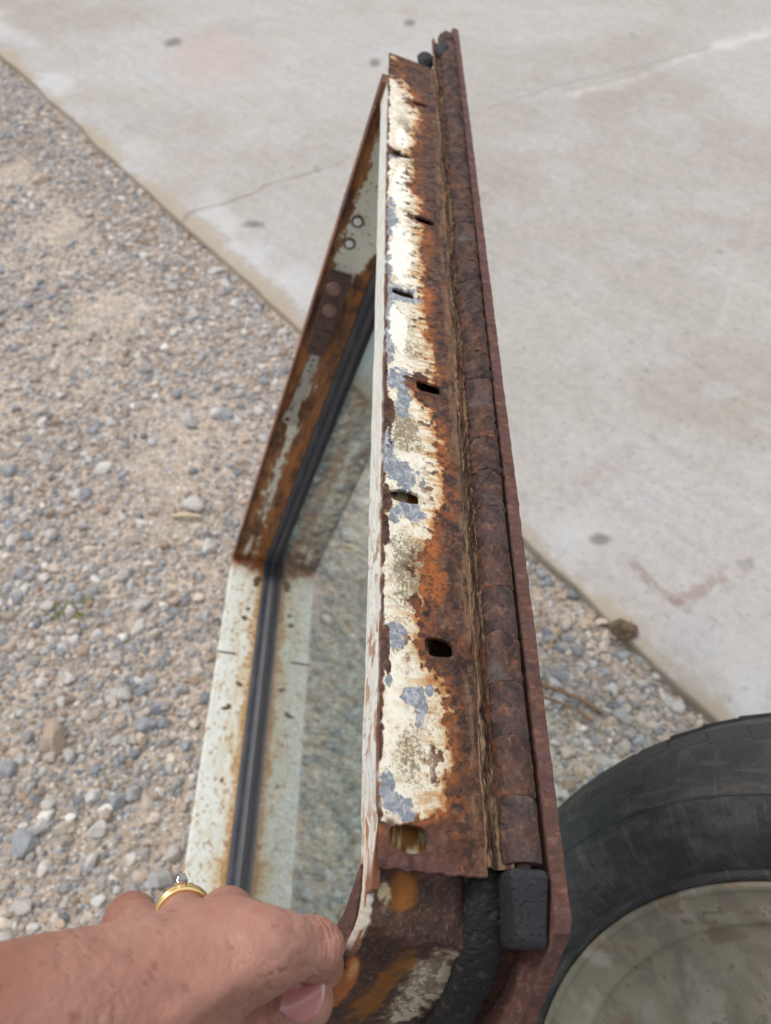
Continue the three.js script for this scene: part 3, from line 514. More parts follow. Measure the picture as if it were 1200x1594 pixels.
{
  const post = part('far_post', setUV(new RoundedBoxGeometry(0.0822, 0.9215, 0.022, 3, 0.002).translate(-0.2511, 0.3918, -0.841), (x, y, z) => [(x + 0.2926) / 0.0826, (y + 0.07) / 0.91]), M_POST);
  mesh('edge_lip', boxUV(warp(new THREE.BoxGeometry(0.0018, 0.866, 0.0085, 1, 120, 2).translate(-0.2918, 0.3960, -0.8262), (q) => { q.x += (fbm(q.y * 60, 2, 471, 3) - 0.5) * 0.0012; }), 0.28), M_HEM, post);
  const M_BRK = texMat(texSet(256, 256, (u, v) => { const q = rust(u * 4, v * 4, 481, 4); const c = mixc([92, 70, 66], q, 0.45); return [c[0], c[1], c[2], q[3], 0.75]; }), 0.0005);
  const M_BOLT = flat(132, 102, 92, 0.6);
  const br = part('latch_bracket', boxUV(mergeGeometries([new RoundedBoxGeometry(0.0285, 0.088, 0.012, 2, 0.0015).translate(-0.2695, 0.580, -0.8240), new RoundedBoxGeometry(0.0270, 0.030, 0.015, 2, 0.003).translate(-0.2695, 0.521, -0.8225), new RoundedBoxGeometry(0.024, 0.018, 0.010, 2, 0.002).translate(-0.2690, 0.499, -0.825)].map((g) => g.index ? g.toNonIndexed() : g)), 0.1), M_BRK);
  for (const [x, y] of [[-0.2735, 0.6050], [-0.2700, 0.5715]]) { const b = mesh('bolt_head', boxUV(mergeGeometries([new THREE.CylinderGeometry(0.0092, 0.0100, 0.0030, 20).rotateX(Math.PI / 2).translate(0, 0, 0.001), new THREE.CylinderGeometry(0.0066, 0.0072, 0.0085, 6).rotateX(Math.PI / 2).translate(0, 0, 0.001)].map((g) => g.toNonIndexed())), 0.05), M_BOLT, br); b.position.set(x, y, -0.8180); }
  const M_RIV = flat(226, 216, 214, 0.5), M_RING = flat(96, 92, 82, 0.8);
  for (const [x, y] of [[-0.2705, 0.6960], [-0.2715, 0.6650]]) {
    const r = part('rivet', new THREE.LatheGeometry([[0, 0.0016], [0.0035, 0.0014], [0.0052, 0.0007], [0.0056, 0]].map(([a, b]) => new THREE.Vector2(a, b)), 24).rotateX(Math.PI / 2), M_RIV); r.position.add(V3(x, y, -0.8285));
    mesh('rivet_washer', new THREE.LatheGeometry([[0.0050, 0.0008], [0.0066, 0.0012], [0.0076, 0.0006], [0.0078, -0.0022]].map(([a, b]) => new THREE.Vector2(a, b)), 24).rotateX(Math.PI / 2), M_RING, r);
  }
  const s = new THREE.Shape(); s.moveTo(-0.2755, 0.492); s.lineTo(-0.2610, 0.492); s.lineTo(-0.2645, 0.400); s.lineTo(-0.2640, 0.368); s.absarc(-0.2715, 0.356, 0.0125, 0.7, -2.9, true); s.lineTo(-0.2830, 0.366); s.lineTo(-0.2790, 0.385); s.closePath();
  for (const [x, y, r] of [[-0.2680, 0.478, 0.0024], [-0.2685, 0.468, 0.0024], [-0.2690, 0.457, 0.002], [-0.2765, 0.355, 0.0042]]) { const h = new THREE.Path(); h.absarc(x, y, r, 0, Math.PI * 2); s.holes.push(h); }
  const arm = new THREE.ExtrudeGeometry(s, { depth: 0.002, bevelEnabled: true, bevelSize: 0.0006, bevelThickness: 0.0006, bevelSegments: 2, bevelOffset: -0.0006 }).translate(0, 0, -0.8262);
  part('stay_arm', boxUV(arm, 0.05), texMat(texSet(128, 128, (u, v) => { const n = fbm(u * 6, v * 6, 491, 4, 6), c = mixc([176, 170, 162], [120, 96, 74], sst(0.55, 0.75, n)); return [c[0], c[1], c[2], n, 0.5, 0.3]; }), 0.0002, { metalness: 0.4 }));
}
// rubber glazing seal, with a rib, and the glass
const M_SEAL = texMat(texSet(256, 256, (u, v) => { const n = fbm(u * 8, v * 8, 501, 4, 8), f = fbm(u * 60, v * 60, 503, 2, 60); const c = mixc([42, 46, 56], [62, 66, 76], n); const d = Math.max(sst(0.62, 0.74, f) * 0.8, sst(0.5, 0.7, fbm(u * 5, v * 18, 507, 4)) * 0.7); return [mix(c[0], 120, d * 0.3), mix(c[1], 104, d * 0.3), mix(c[2], 88, d * 0.3), n, 0.45]; }), 0.0002);
const sealSec = new THREE.Shape(); sealSec.moveTo(-0.2320, 0); sealSec.lineTo(-0.2316, 0.0042); sealSec.quadraticCurveTo(-0.2270, 0.0062, -0.2225, 0.0060); sealSec.lineTo(-0.2218, 0.0050); sealSec.lineTo(-0.2206, 0.0050); sealSec.quadraticCurveTo(-0.2150, 0.0098, -0.2131, 0.0106); sealSec.lineTo(-0.2131, 0); sealSec.closePath();
const sealRun = (len) => new THREE.ExtrudeGeometry(sealSec, { depth: len, bevelEnabled: false, curveSegments: 5 });
part('rubber_seal', boxUV(sealRun(0.80).translate(0, -0.0402, -0.829), 0.1), M_SEAL);
part('rubber_seal', boxUV(mirrored(sealRun(0.862).rotateX(-Math.PI / 2).translate(0, -0.031, 0), 1, 0, 0, 0, 0, 1, 0, 0, 0, 0, -1, -0.8302, 0, 0, 0, 1), 0.1), M_SEAL);
part('rubber_seal', boxUV(box(-0.232, -0.2131, 0.822, 0.8298, -0.829, -0.09), 0.1), M_SEAL);
part('rubber_seal', boxUV(box(-0.232, -0.2131, -0.03, 0.80, -0.0695, -0.0618), 0.1), M_SEAL);
part('glass_pane', box(-0.2128, -0.2100, -0.038, 0.829, -0.829, -0.0615), new THREE.MeshPhysicalMaterial({ color: new THREE.Color(0.80, 0.88, 0.87), roughness: 0.0, transmission: 1, thickness: 0, ior: 1.52 }));

// --- near end: the rail turns down into the near post
const nearPath = [[-0.110, 0.8405], [-0.082, 0.8400], [-0.070, 0.8375], [-0.0600, 0.8310], [-0.0530, 0.8225], [-0.0460, 0.8110], [-0.0395, 0.7960], [-0.034, 0.776], [-0.030, 0.745], [-0.0285, 0.69], [-0.0285, 0.3], [-0.0285, -0.066]];
const nearTex = texSet(512, 1024, (u, v) => {                                          // u across from the free edge, v along from the plate's end
  const x = u * 78, s = v * 150, n = fbm(x / 14, s / 14, 521, 4), f = fbm(x / 4, s / 4, 523, 4), g = fbm(x / 1.2, s / 1.2, 525, 3), q = rust(x / 25, s / 25, 527);
  let c = mixc([70, 50, 42], [q[0], q[1], q[2]], 0.5); c = mixc(c, [126, 112, 94], sst(0.6, 0.74, g) * 0.45);
  const el = (cx, cs, rx, rs, rot = 0) => { const dx = x - cx, dy = s - cs, a = Math.cos(rot), b = Math.sin(rot); return Math.hypot((dx * a + dy * b) / rx, (-dx * b + dy * a) / rs) + (n - 0.5) * 0.9 + (f - 0.5) * 0.7; };
  const am1 = 1 - sst(0.5, 1.05, el(17, 35, 8, 11, 0.3)), am2 = 1 - sst(0.55, 1.1, el(21, 88, 8, 34, 0.15)), wh = 1 - sst(0.6, 1.05, el(38, 88, 13, 34, 0.1)), wh2 = 1 - sst(0.55, 0.95, el(50, 62, 12, 6)), wh3 = 1 - sst(0.5, 0.95, el(46, 84, 6, 24, 0.1));
  const dirt = sst(0.45, 0.62, f * 0.6 + g * 0.4);
  c = mixc(c, [204, 196, 170], Math.max(wh, wh3 * 0.55) * (1 - 0.55 * dirt)); c = mixc(c, [176, 164, 138], wh2 * (1 - 0.6 * dirt));
  c = mixc(c, [158, 98, 34], am1 * 0.9); c = mixc(c, [214, 196, 156], (1 - sst(0.4, 0.8, el(9, 37, 5, 9))) * (1 - 0.6 * dirt)); c = mixc(c, [150, 96, 36], am2 * 0.9 * (1 - 0.35 * dirt));
  const strip1 = sst(5.2, 3.6, x + (f - 0.5) * 3) * sst(0, 12, 68 - s + (n - 0.5) * 30); c = mixc(c, [226, 220, 204], strip1 * 0.9); c = mixc(c, [150, 88, 50], strip1 * sst(0.56, 0.62, fbm(x / 1.2, s / 20, 531, 3)) * 0.85);
  const sp = 1 - sst(0.6, 1.0, el(4.5, 78, 3.5, 20)); c = mixc(c, [196, 116, 62], sp * 0.9); c = mixc(c, [226, 178, 120], (1 - sst(0.4, 0.9, el(5, 72, 2.4, 9))) * 0.8);
  return [c[0], c[1], c[2], 0.3 * n + 0.4 * f + 0.3 * g, 0.6 + 0.3 * g];
}, THREE.ClampToEdgeWrapping);
{
  const curve = new THREE.CatmullRomCurve3(nearPath.map(([z, y]) => V3(0, y, z)), false, 'catmullrom', 0.3), ns = 260, nx = 56, pos = [], uv = [], idx = [];
  const X0 = -0.2936, X1 = -0.2132, total = curve.getLength();
  for (let i = 0; i <= ns; i++) {
    const t = i < 200 ? i / 200 * 0.16 : mix(0.16, 1, (i - 200) / 60), p = curve.getPointAt(t), tan = curve.getTangentAt(t), nrm = V3(0, -tan.z, tan.y).multiplyScalar(-1); if (nrm.z < 0) nrm.multiplyScalar(-1); if (i < 8) nrm.set(0, 1, 0);
    const sm = t * total * 1000;
    for (let j = 0; j <= nx; j++) {
      const w = j / nx, x = mix(X0, X1, w), xm = w * 78;
      let h = (fbm(xm / 12, sm / 12, 541, 4) - 0.5) * 0.0032 * sst(0.02, 0.1, w) + (fbm(xm / 2.6, sm / 2.6, 543, 3) - 0.5) * 0.0010;
      h += 0.0035 * Math.exp(-(((sm - 54 + (xm - 36) * (xm - 36) * 0.006) / 7) ** 2)) * sst(0.02, 0.12, w) * (1 - sst(0.6, 0.75, w));     // pressed ridge round the corner
      h -= 0.004 * Math.exp(-(((xm - 30) / 14) ** 2) - (((sm - 92) / 22) ** 2));
      const bulge = -0.0030 * sst(44, 66, sm) * (1 - sst(120, 170, sm)) * (1 - sst(0, 0.16, w));
      pos.push(x + bulge, p.y + nrm.y * h - (j === 0 ? 0.002 : 0), p.z + nrm.z * h - (j === 0 ? 0.001 : 0)); uv.push(w, sm / 150);
      if (i < ns && j < nx) { const k = i * (nx + 1) + j; idx.push(k, k + nx + 1, k + 1, k + 1, k + nx + 1, k + nx + 2); }
    }
  }
  const g = new THREE.BufferGeometry(); g.setAttribute('position', new THREE.Float32BufferAttribute(pos, 3)); g.setAttribute('uv', new THREE.Float32BufferAttribute(uv, 2)); g.setIndex(idx); g.computeVertexNormals();
  const near = part('near_post', g, texMat(nearTex, 0.0012, { side: THREE.DoubleSide }));
  const lip = []; for (const [z, y] of nearPath.slice(1)) lip.push(V3(-0.2928, y - 0.001, z));
  // inner return of the post: the edge that the fingers hold
  const inner = new THREE.Shape(); nearPath.slice(1).forEach(([z, y], i) => i ? inner.lineTo(z - 0.002, y - 0.003) : inner.moveTo(z - 0.002, y - 0.003));
  inner.lineTo(-0.060, -0.066); inner.lineTo(-0.060, 0.74); inner.lineTo(-0.064, 0.79); inner.lineTo(-0.070, 0.814); inner.lineTo(-0.077, 0.826); inner.closePath();
  let ig = mirrored(new THREE.ExtrudeGeometry(inner, { depth: 0.0016, bevelEnabled: true, bevelSize: 0.0006, bevelThickness: 0.0004, bevelSegments: 1, bevelOffset: -0.0006 }), 0, 0, 1, -0.2944, 0, 1, 0, 0, 1, 0, 0, 0, 0, 0, 0, 1);
  mesh('post_return', boxUV(ig, 0.28), M_HEM, near);
  mesh('post_inside', boxUV(box(-0.2925, -0.215, -0.066, 0.74, -0.0610, -0.0590), 0.28), M_HEM, near);
}
// rubber: block beside the last knuckle, weather strip running down the near corner, lump at the far end
const M_RUB = texMat(texSet(256, 256, (u, v) => { const n = fbm(u * 6, v * 6, 551, 4, 6), f = fbm(u * 40, v * 40, 553, 3, 40), pit = sst(0.66, 0.74, fbm(u * 30, v * 30, 555, 3, 30)); const c = mixc([36, 37, 40], [54, 55, 58], n), k = 1 - 0.25 * pit + 0.25 * (f - 0.5); return [c[0] * k, c[1] * k, c[2] * k, 0.5 * n + 0.4 * f - 0.4 * pit, 0.7]; }), 0.0012);
const M_RUB2 = texMat(texSet(256, 256, (u, v) => { const n = fbm(u * 6, v * 6, 561, 4, 6), f = fbm(u * 34, v * 34, 563, 3, 34), d = sst(0.6, 0.74, f); const c = mixc([24, 24, 26], [44, 43, 44], n); return [mix(c[0], 112, d * 0.4), mix(c[1], 100, d * 0.4), mix(c[2], 84, d * 0.4), f, 0.85]; }), 0.0016);
{
  const blk = warp(new RoundedBoxGeometry(0.0180, 0.020, 0.0290, 6, 0.0030), (q) => { q.multiplyScalar(1 + (fbm3(q.x * 120 + 3, q.y * 120, q.z * 120, 571, 3) - 0.5) * 0.16); q.x += 0.0035 * sst(0.0, 0.015, q.z) * (q.x < 0 ? 1.6 : 0.4); q.y -= 0.008 * sst(0.000, 0.016, q.z); });
  const b = part('rubber_block', boxUV(blk, 0.06), M_RUB); b.position.add(V3(-0.2278, YB - 0.0040, -0.0680)); b.rotation.x = 0.12;
  const pts = [[-0.2400, 0.8430, -0.086], [-0.2395, 0.8415, -0.074], [-0.2385, 0.8350, -0.0625], [-0.2375, 0.8265, -0.0545], [-0.2365, 0.8150, -0.0465], [-0.2352, 0.8000, -0.0395], [-0.2345, 0.7750, -0.0325], [-0.2340, 0.70, -0.0275], [-0.2340, 0.45, -0.0270]].map((p) => V3(...p));
  const rows = 90, sec = 18, pos = [], uv = [], idx = [], cv = new THREE.CatmullRomCurve3(pts);
  for (let i = 0; i <= rows; i++) {
    const t = i < 70 ? i / 70 * 0.3 : mix(0.3, 1, (i - 70) / 20), p = cv.getPointAt(t), tan = cv.getTangentAt(t), up = V3(0, -tan.z, tan.y); if (up.z < 0 && up.y < 0) up.negate(); const side = V3(1, 0, 0), s = t * cv.getLength() * 1000;
    for (let j = 0; j <= sec; j++) { const a = j / sec * Math.PI * 2, k = 1 + (fbm(Math.cos(a) * 2 + 5, s / 6 + Math.sin(a) * 2, 581, 3) - 0.5) * 0.22, q = p.clone().addScaledVector(side, Math.cos(a) * 0.0098 * k).addScaledVector(up, Math.sign(Math.sin(a)) * Math.pow(Math.abs(Math.sin(a)), 0.6) * 0.0056 * k); pos.push(q.x, q.y, q.z); uv.push(j / sec * 0.5, s / 60); if (i < rows && j < sec) { const m = i * (sec + 1) + j; idx.push(m, m + sec + 1, m + 1, m + 1, m + sec + 1, m + sec + 2); } }
  }
  const g = new THREE.BufferGeometry(); g.setAttribute('position', new THREE.Float32BufferAttribute(pos, 3)); g.setAttribute('uv', new THREE.Float32BufferAttribute(uv, 2)); g.setIndex(idx); g.computeVertexNormals();
  part('weather_strip', g, Object.assign(M_RUB2, { side: THREE.DoubleSide }));
  const fr = part('rubber_plug', boxUV(warp(mergeGeometries([new THREE.IcosahedronGeometry(0.011, 4).scale(0.9, 1.1, 1.5).translate(0.008, 0.002, 0), new THREE.IcosahedronGeometry(0.010, 4).scale(1, 0.8, 1.4).translate(-0.010, -0.004, 0.018)]), (q) => { q.multiplyScalar(1 + (fbm3(q.x * 140, q.y * 140, q.z * 140, 591, 3) - 0.5) * 0.3); }), 0.06), M_RUB); fr.position.add(V3(-0.2290, YB - 0.004, -0.955));
}
console.log('hatch done');

// ---------------------------------------------------------------- old wheel leaning back on a block
{
  const B = 40.6 * Math.PI / 180, A = -55.6 * Math.PI / 180, n = V3(Math.cos(B) * Math.sin(A), Math.sin(B), Math.cos(B) * Math.cos(A));
  const wheel = new THREE.Group(); wheel.name = 'wheel'; wheel.position.set(0.3195, 0.5300, 0.0817); wheel.quaternion.setFromUnitVectors(V3(0, 1, 0), n); scene.add(wheel);
  tag(wheel, 'worn black tyre on a dusty olive steel rim, leaning beside the rusted hatch', 'wheel');
  const lathe = (pts, seg = 160) => new THREE.LatheGeometry(pts.map(([r, h]) => new THREE.Vector2(r, h)), seg);
  const smooth = (pts, k = 6) => { const c = new THREE.CatmullRomCurve3(pts.map(([r, h]) => V3(r, h, 0)), false, 'centripetal'); return c.getPoints(pts.length * k).map((p) => [p.x, p.y]); };
  const tyreTex = texSet(2048, 512, (u, v) => {                                        // u round, v from bead to crown to back
    const x = u * 96, n1 = fbm(x, v * 14, 601, 4, 0), f = fbm(x * 6, v * 90, 603, 3), a = fbm(x * 0.8, v * 40, 605, 4), s = fbm(u * 700, v * 7, 607, 3);
    let c = mixc([44, 44, 46], [58, 57, 56], sst(0.35, 0.65, n1)); c = mixc(c, [96, 89, 80], sst(0.5, 0.75, a) * 0.35); c = mixc(c, [78, 84, 94], sst(0.55, 0.75, fbm(x * 1.4, v * 22, 609, 4)) * 0.25); c = mixc(c, [104, 104, 106], sst(0.68, 0.76, s) * 0.3);
    const k = 0.85 + 0.3 * f; return [c[0] * k, c[1] * k, c[2] * k, 0.5 * f + 0.3 * n1, 0.62 + 0.25 * n1];
  });
  const prof = smooth([[0.2350, 0.000], [0.2385, 0.0085], [0.2440, 0.0105], [0.2480, 0.0092], [0.2520, 0.0125], [0.2660, 0.0185], [0.2850, 0.0215], [0.3030, 0.0200], [0.3140, 0.0168], [0.3155, 0.0170], [0.3190, 0.0148], [0.3300, 0.0090], [0.3340, 0.0068], [0.3400, 0.0020], [0.3510, -0.0100], [0.3575, -0.0280], [0.3605, -0.050], [0.3612, -0.075], [0.3605, -0.100], [0.3565, -0.122], [0.3440, -0.145], [0.3150, -0.160], [0.2800, -0.166], [0.2500, -0.158], [0.2360, -0.150]].map(([r, h]) => [0.244 + (r - 0.2365) * 0.794, h < 0 ? h * 1.24 : h]));
  const tg = lathe(prof, 240); const tyre = mesh('tyre', tg, texMat(tyreTex, 0.0012), wheel);
  const tread = new RoundedBoxGeometry(0.0080, 0.050, 0.0338, 2, 0.0026);
  const tm = texMat(tyreTex, 0.0008);
  for (let k = 0; k < 62; k++) {
    const a = k / 62 * Math.PI * 2; for (const [r, h, tilt, len] of [[0.3385, -0.0500, -0.14, 0.90], [0.3370, -0.151, 0.26, 0.80]]) {
      const o = mesh('tread_block', tread, tm, tyre), aa = a + (h === 9 ? 0.05 : 0) + rr(-0.003, 0.003);
      o.position.set(Math.cos(aa) * r, h, Math.sin(aa) * r); o.rotation.order = 'YZX'; o.rotation.set(0.30, -aa, -tilt); o.scale.set(1, len, 1);
    }
  }
  const rimTex = texSet(1024, 1024, (u, v) => {                                        // laid flat over the disc, one tile 0.5 m
    const n1 = fbm(u * 8, v * 8, 611, 4, 8), f = fbm(u * 64, v * 64, 613, 3, 64), sm = fbm(u * 14, v * 9, 615, 5, 0), ru = fbm(u * 20, v * 20, 619, 4, 20), g = hash(Math.floor(u * 1024), Math.floor(v * 1024), 617);
    let c = mixc([128, 122, 104], [144, 137, 120], n1); c = mixc(c, [112, 104, 92], sst(0.45, 0.65, fbm(u * 30, v * 30, 616, 3, 30)) * 0.5); c = mixc(c, [172, 166, 156], sst(0.55, 0.72, sm) * 0.6); c = mixc(c, [118, 96, 74], sst(0.62, 0.74, ru) * 0.55); c = mixc(c, [86, 76, 64], sst(0.72, 0.78, f) * 0.4);
    const k = 0.93 + 0.1 * g + 0.08 * (f - 0.5); return [c[0] * k, c[1] * k, c[2] * k, 0.5 * f + 0.4 * n1, 0.68];
  });
  const flatUV = (g) => setUV(g, (x, y, z) => [x / 0.5 + 0.5, z / 0.5 + 0.5]);
  mesh('rim', flatUV(lathe(smooth([[0.2355, -0.006], [0.2372, 0.005], [0.2350, 0.0090], [0.2315, 0.0080], [0.2290, 0.0055], [0.2150, -0.0020], [0.2060, -0.0050], [0.2020, -0.0090], [0.1850, -0.0150], [0.1500, -0.0140], [0.1150, -0.0060], [0.0880, -0.0080], [0.0680, -0.0120], [0.0620, -0.030]].map(([r, h]) => [r * 1.032, h]), 5), 160)), texMat(rimTex, 0.0006, { side: THREE.DoubleSide }), wheel);
  mesh('rim_barrel', flatUV(lathe([[0.2420, -0.004], [0.216, -0.02], [0.210, -0.05], [0.185, -0.065], [0.185, -0.09], [0.216, -0.14], [0.2420, -0.184]], 80)), texMat(rimTex, 0.0004, { side: THREE.DoubleSide }), wheel);
  const cap = mesh('hub_cap', lathe(smooth([[0, 0.006], [0.03, 0.004], [0.048, -0.006], [0.055, -0.024]]), 48), flat(120, 116, 106, 0.6), wheel);
  const nut = new THREE.CylinderGeometry(0.010, 0.011, 0.018, 6);
  for (let k = 0; k < 5; k++) { const o = mesh('lug_nut', nut, cap.material, wheel), a = k / 5 * Math.PI * 2; o.position.set(Math.cos(a) * 0.075, -0.003, Math.sin(a) * 0.075); }
  const valve = mesh('valve_stem', lathe([[0, 0.03], [0.0035, 0.03], [0.0038, 0.02], [0.0052, 0.018], [0.006, 0]], 16), flat(40, 40, 42, 0.7), wheel); valve.position.set(Math.cos(0.9) * 0.195, -0.012, Math.sin(0.9) * 0.195);
  // the block it leans on, behind
  const M_WOOD = texMat(texSet(256, 256, (u, v) => { const g1 = fbm(u * 2, v * 40, 621, 4), g2 = fbm(u * 10, v * 90, 623, 3); const c = mixc([128, 110, 90], [94, 78, 62], g1); const k = 0.85 + 0.3 * g2; return [c[0] * k, c[1] * k, c[2] * k, g1, 0.9]; }), 0.001);
  const post = mesh('wooden_block', boxUV(new RoundedBoxGeometry(0.10, 0.385, 0.22, 2, 0.006).translate(0, 0.1925, 0), 0.3), M_WOOD);
  post.position.set(0.535, -0.006, 0.02); tag(post, 'tall weathered wooden block propping up the back of the leaning wheel', 'wooden block');
  const low = mesh('wooden_block_001', boxUV(new RoundedBoxGeometry(0.20, 0.142, 0.16, 2, 0.006).translate(0, 0.071, 0), 0.3), M_WOOD);
  low.position.set(0.285, -0.006, 0.135); tag(low, 'low weathered wooden block under the bottom edge of the leaning wheel', 'wooden block');
}

// ---------------------------------------------------------------- small things lying about
{
  const tube = (pts, r, seg = 24, rad = 7) => new THREE.TubeGeometry(new THREE.CatmullRomCurve3(pts.map((p) => V3(...p))), seg, r, rad);
  const M_STRAW = texMat(texSet(128, 32, (u, v) => { const n = fbm(u * 20, v * 4, 701, 3); return [mix(196, 170, n), mix(170, 140, n), mix(136, 104, n), n, 0.85]; }), 0.0003), M_BROWN = flat(150, 116, 86, 0.9);
  const M_PALE = flat(226, 206, 172, 0.8);
  const lay = (name, a, b, r, m, label, cat, group, bend = 0.006) => {
    const p = onGround(a[0], a[1], 0.012), q = onGround(b[0], b[1], 0.012), g0 = groundY(p.x, p.z), d = q.clone().sub(p);
    const o = mesh(numbered(name), tube([[0, 0.003, 0], [d.x * 0.33 + bend, 0.006, d.z * 0.33], [d.x * 0.66 + bend, 0.008, d.z * 0.66], [d.x, 0.004, d.z]], r), m); o.position.set(p.x, g0 + 0.004, p.z); tag(o, label, cat, group); return o;
  };
  lay('wood_splinter', [266, 801], [310, 802], 0.0036, M_PALE, 'pale wood splinter lying on the gravel beside a white stone', 'splinter', undefined, 0.001);
  lay('pine_needle', [848, 1010], [875, 960], 0.0022, M_STRAW, 'dry needle lying slanted between stones, reaching towards the concrete edge', 'needle', 'dry needles on the gravel by the slab');
  lay('pine_needle', [838, 980], [845, 945], 0.0016, M_STRAW, 'short thin dry needle hugging the rusted hem of the hatch', 'needle', 'dry needles on the gravel by the slab');
  lay('pine_needle', [842, 1062], [940, 1108], 0.0028, M_BROWN, 'longest brown needle, lying from the hatch towards the wheel', 'needle', 'dry needles on the gravel by the slab');
  lay('pine_needle', [845, 1080], [925, 1122], 0.0022, M_BROWN, 'brown needle lying alongside the longest one, nearer the wheel', 'needle', 'dry needles on the gravel by the slab');
  lay('pine_needle', [880, 1100], [892, 1140], 0.0018, M_STRAW, 'short straw coloured needle lying across the gravel by the tyre', 'needle', 'dry needles on the gravel by the slab');
  lay('dry_twig', [530, 850], [572, 872], 0.0028, M_PALE, 'thin pale twig on the gravel behind the glass pane', 'twig');
  lay('dry_grass_stem', [215, 370], [250, 375], 0.0022, M_STRAW, 'dry grass stem lying near the slab edge beyond the hatch', 'grass stem');
  // brown clump on the slab's edge
  {
    const p = onGround(972, 978, 0.03), parts = [];
    for (let i = 0; i < 60; i++) { const g = new THREE.IcosahedronGeometry(rr(0.004, 0.009), 1); warp(g, (q) => { q.multiplyScalar(1 + (vn3(q.x * 200 + i, q.y * 200, q.z * 200, 711) - 0.5) * 0.7); }); const a = rr(0, 6.28), r = Math.sqrt(rnd()); g.translate(Math.cos(a) * r * 0.019, rr(0.001, 0.009) * (1.3 - r), Math.sin(a) * r * 0.017); parts.push(g); }
    for (let i = 0; i < 26; i++) { const a = rr(0, 6.28), l = rr(0.01, 0.028); parts.push(new THREE.CylinderGeometry(0.0009, 0.0006, l, 4).rotateZ(1.57 + rr(-0.3, 0.3)).rotateY(a).translate(rr(-0.02, 0.02), rr(0.004, 0.014), rr(-0.015, 0.015)).toNonIndexed()); }
    const o = mesh('dirt_clump', mergeGeometries(parts.map((g) => { const h = g.index ? g.toNonIndexed() : g; h.deleteAttribute('uv'); return h; })), flat(112, 94, 74, 0.95)); o.position.set(p.x, 0.022, p.z);
    tag(o, 'brown clump of soil and dead grass on the edge of the concrete', 'clump');
  }
  // green sprig
  {
    const p = onGround(95, 942, 0.01), root = new THREE.Group(); root.name = 'weed'; root.position.set(p.x, groundY(p.x, p.z), p.z); scene.add(root); tag(root, 'tiny olive green weed growing in the gravel', 'weed');
    const s = new THREE.Shape(); s.moveTo(0, 0); s.quadraticCurveTo(0.006, 0.008, 0, 0.024); s.quadraticCurveTo(-0.006, 0.008, 0, 0);
    const leaf = warp(new THREE.ExtrudeGeometry(s, { depth: 0.0005, bevelEnabled: false }), (q) => { q.z += q.y * q.y * 14; }), lm = [flat(122, 124, 62, 0.7), flat(106, 112, 54, 0.7)];
    for (let i = 0; i < 14; i++) { const o = mesh('leaf', leaf, lm[i % 2], root); o.position.set(rr(-0.03, 0.05), 0.006, rr(-0.012, 0.02)); o.rotation.set(rr(0.7, 1.3), rr(0, 6.28), rr(-0.4, 0.4), 'YXZ'); o.scale.setScalar(rr(0.6, 1.1)); }
    mesh('stem', tube([[-0.03, 0.004, -0.01], [0, 0.009, 0], [0.05, 0.006, 0.018]], 0.0012), lm[0], root);
  }
}

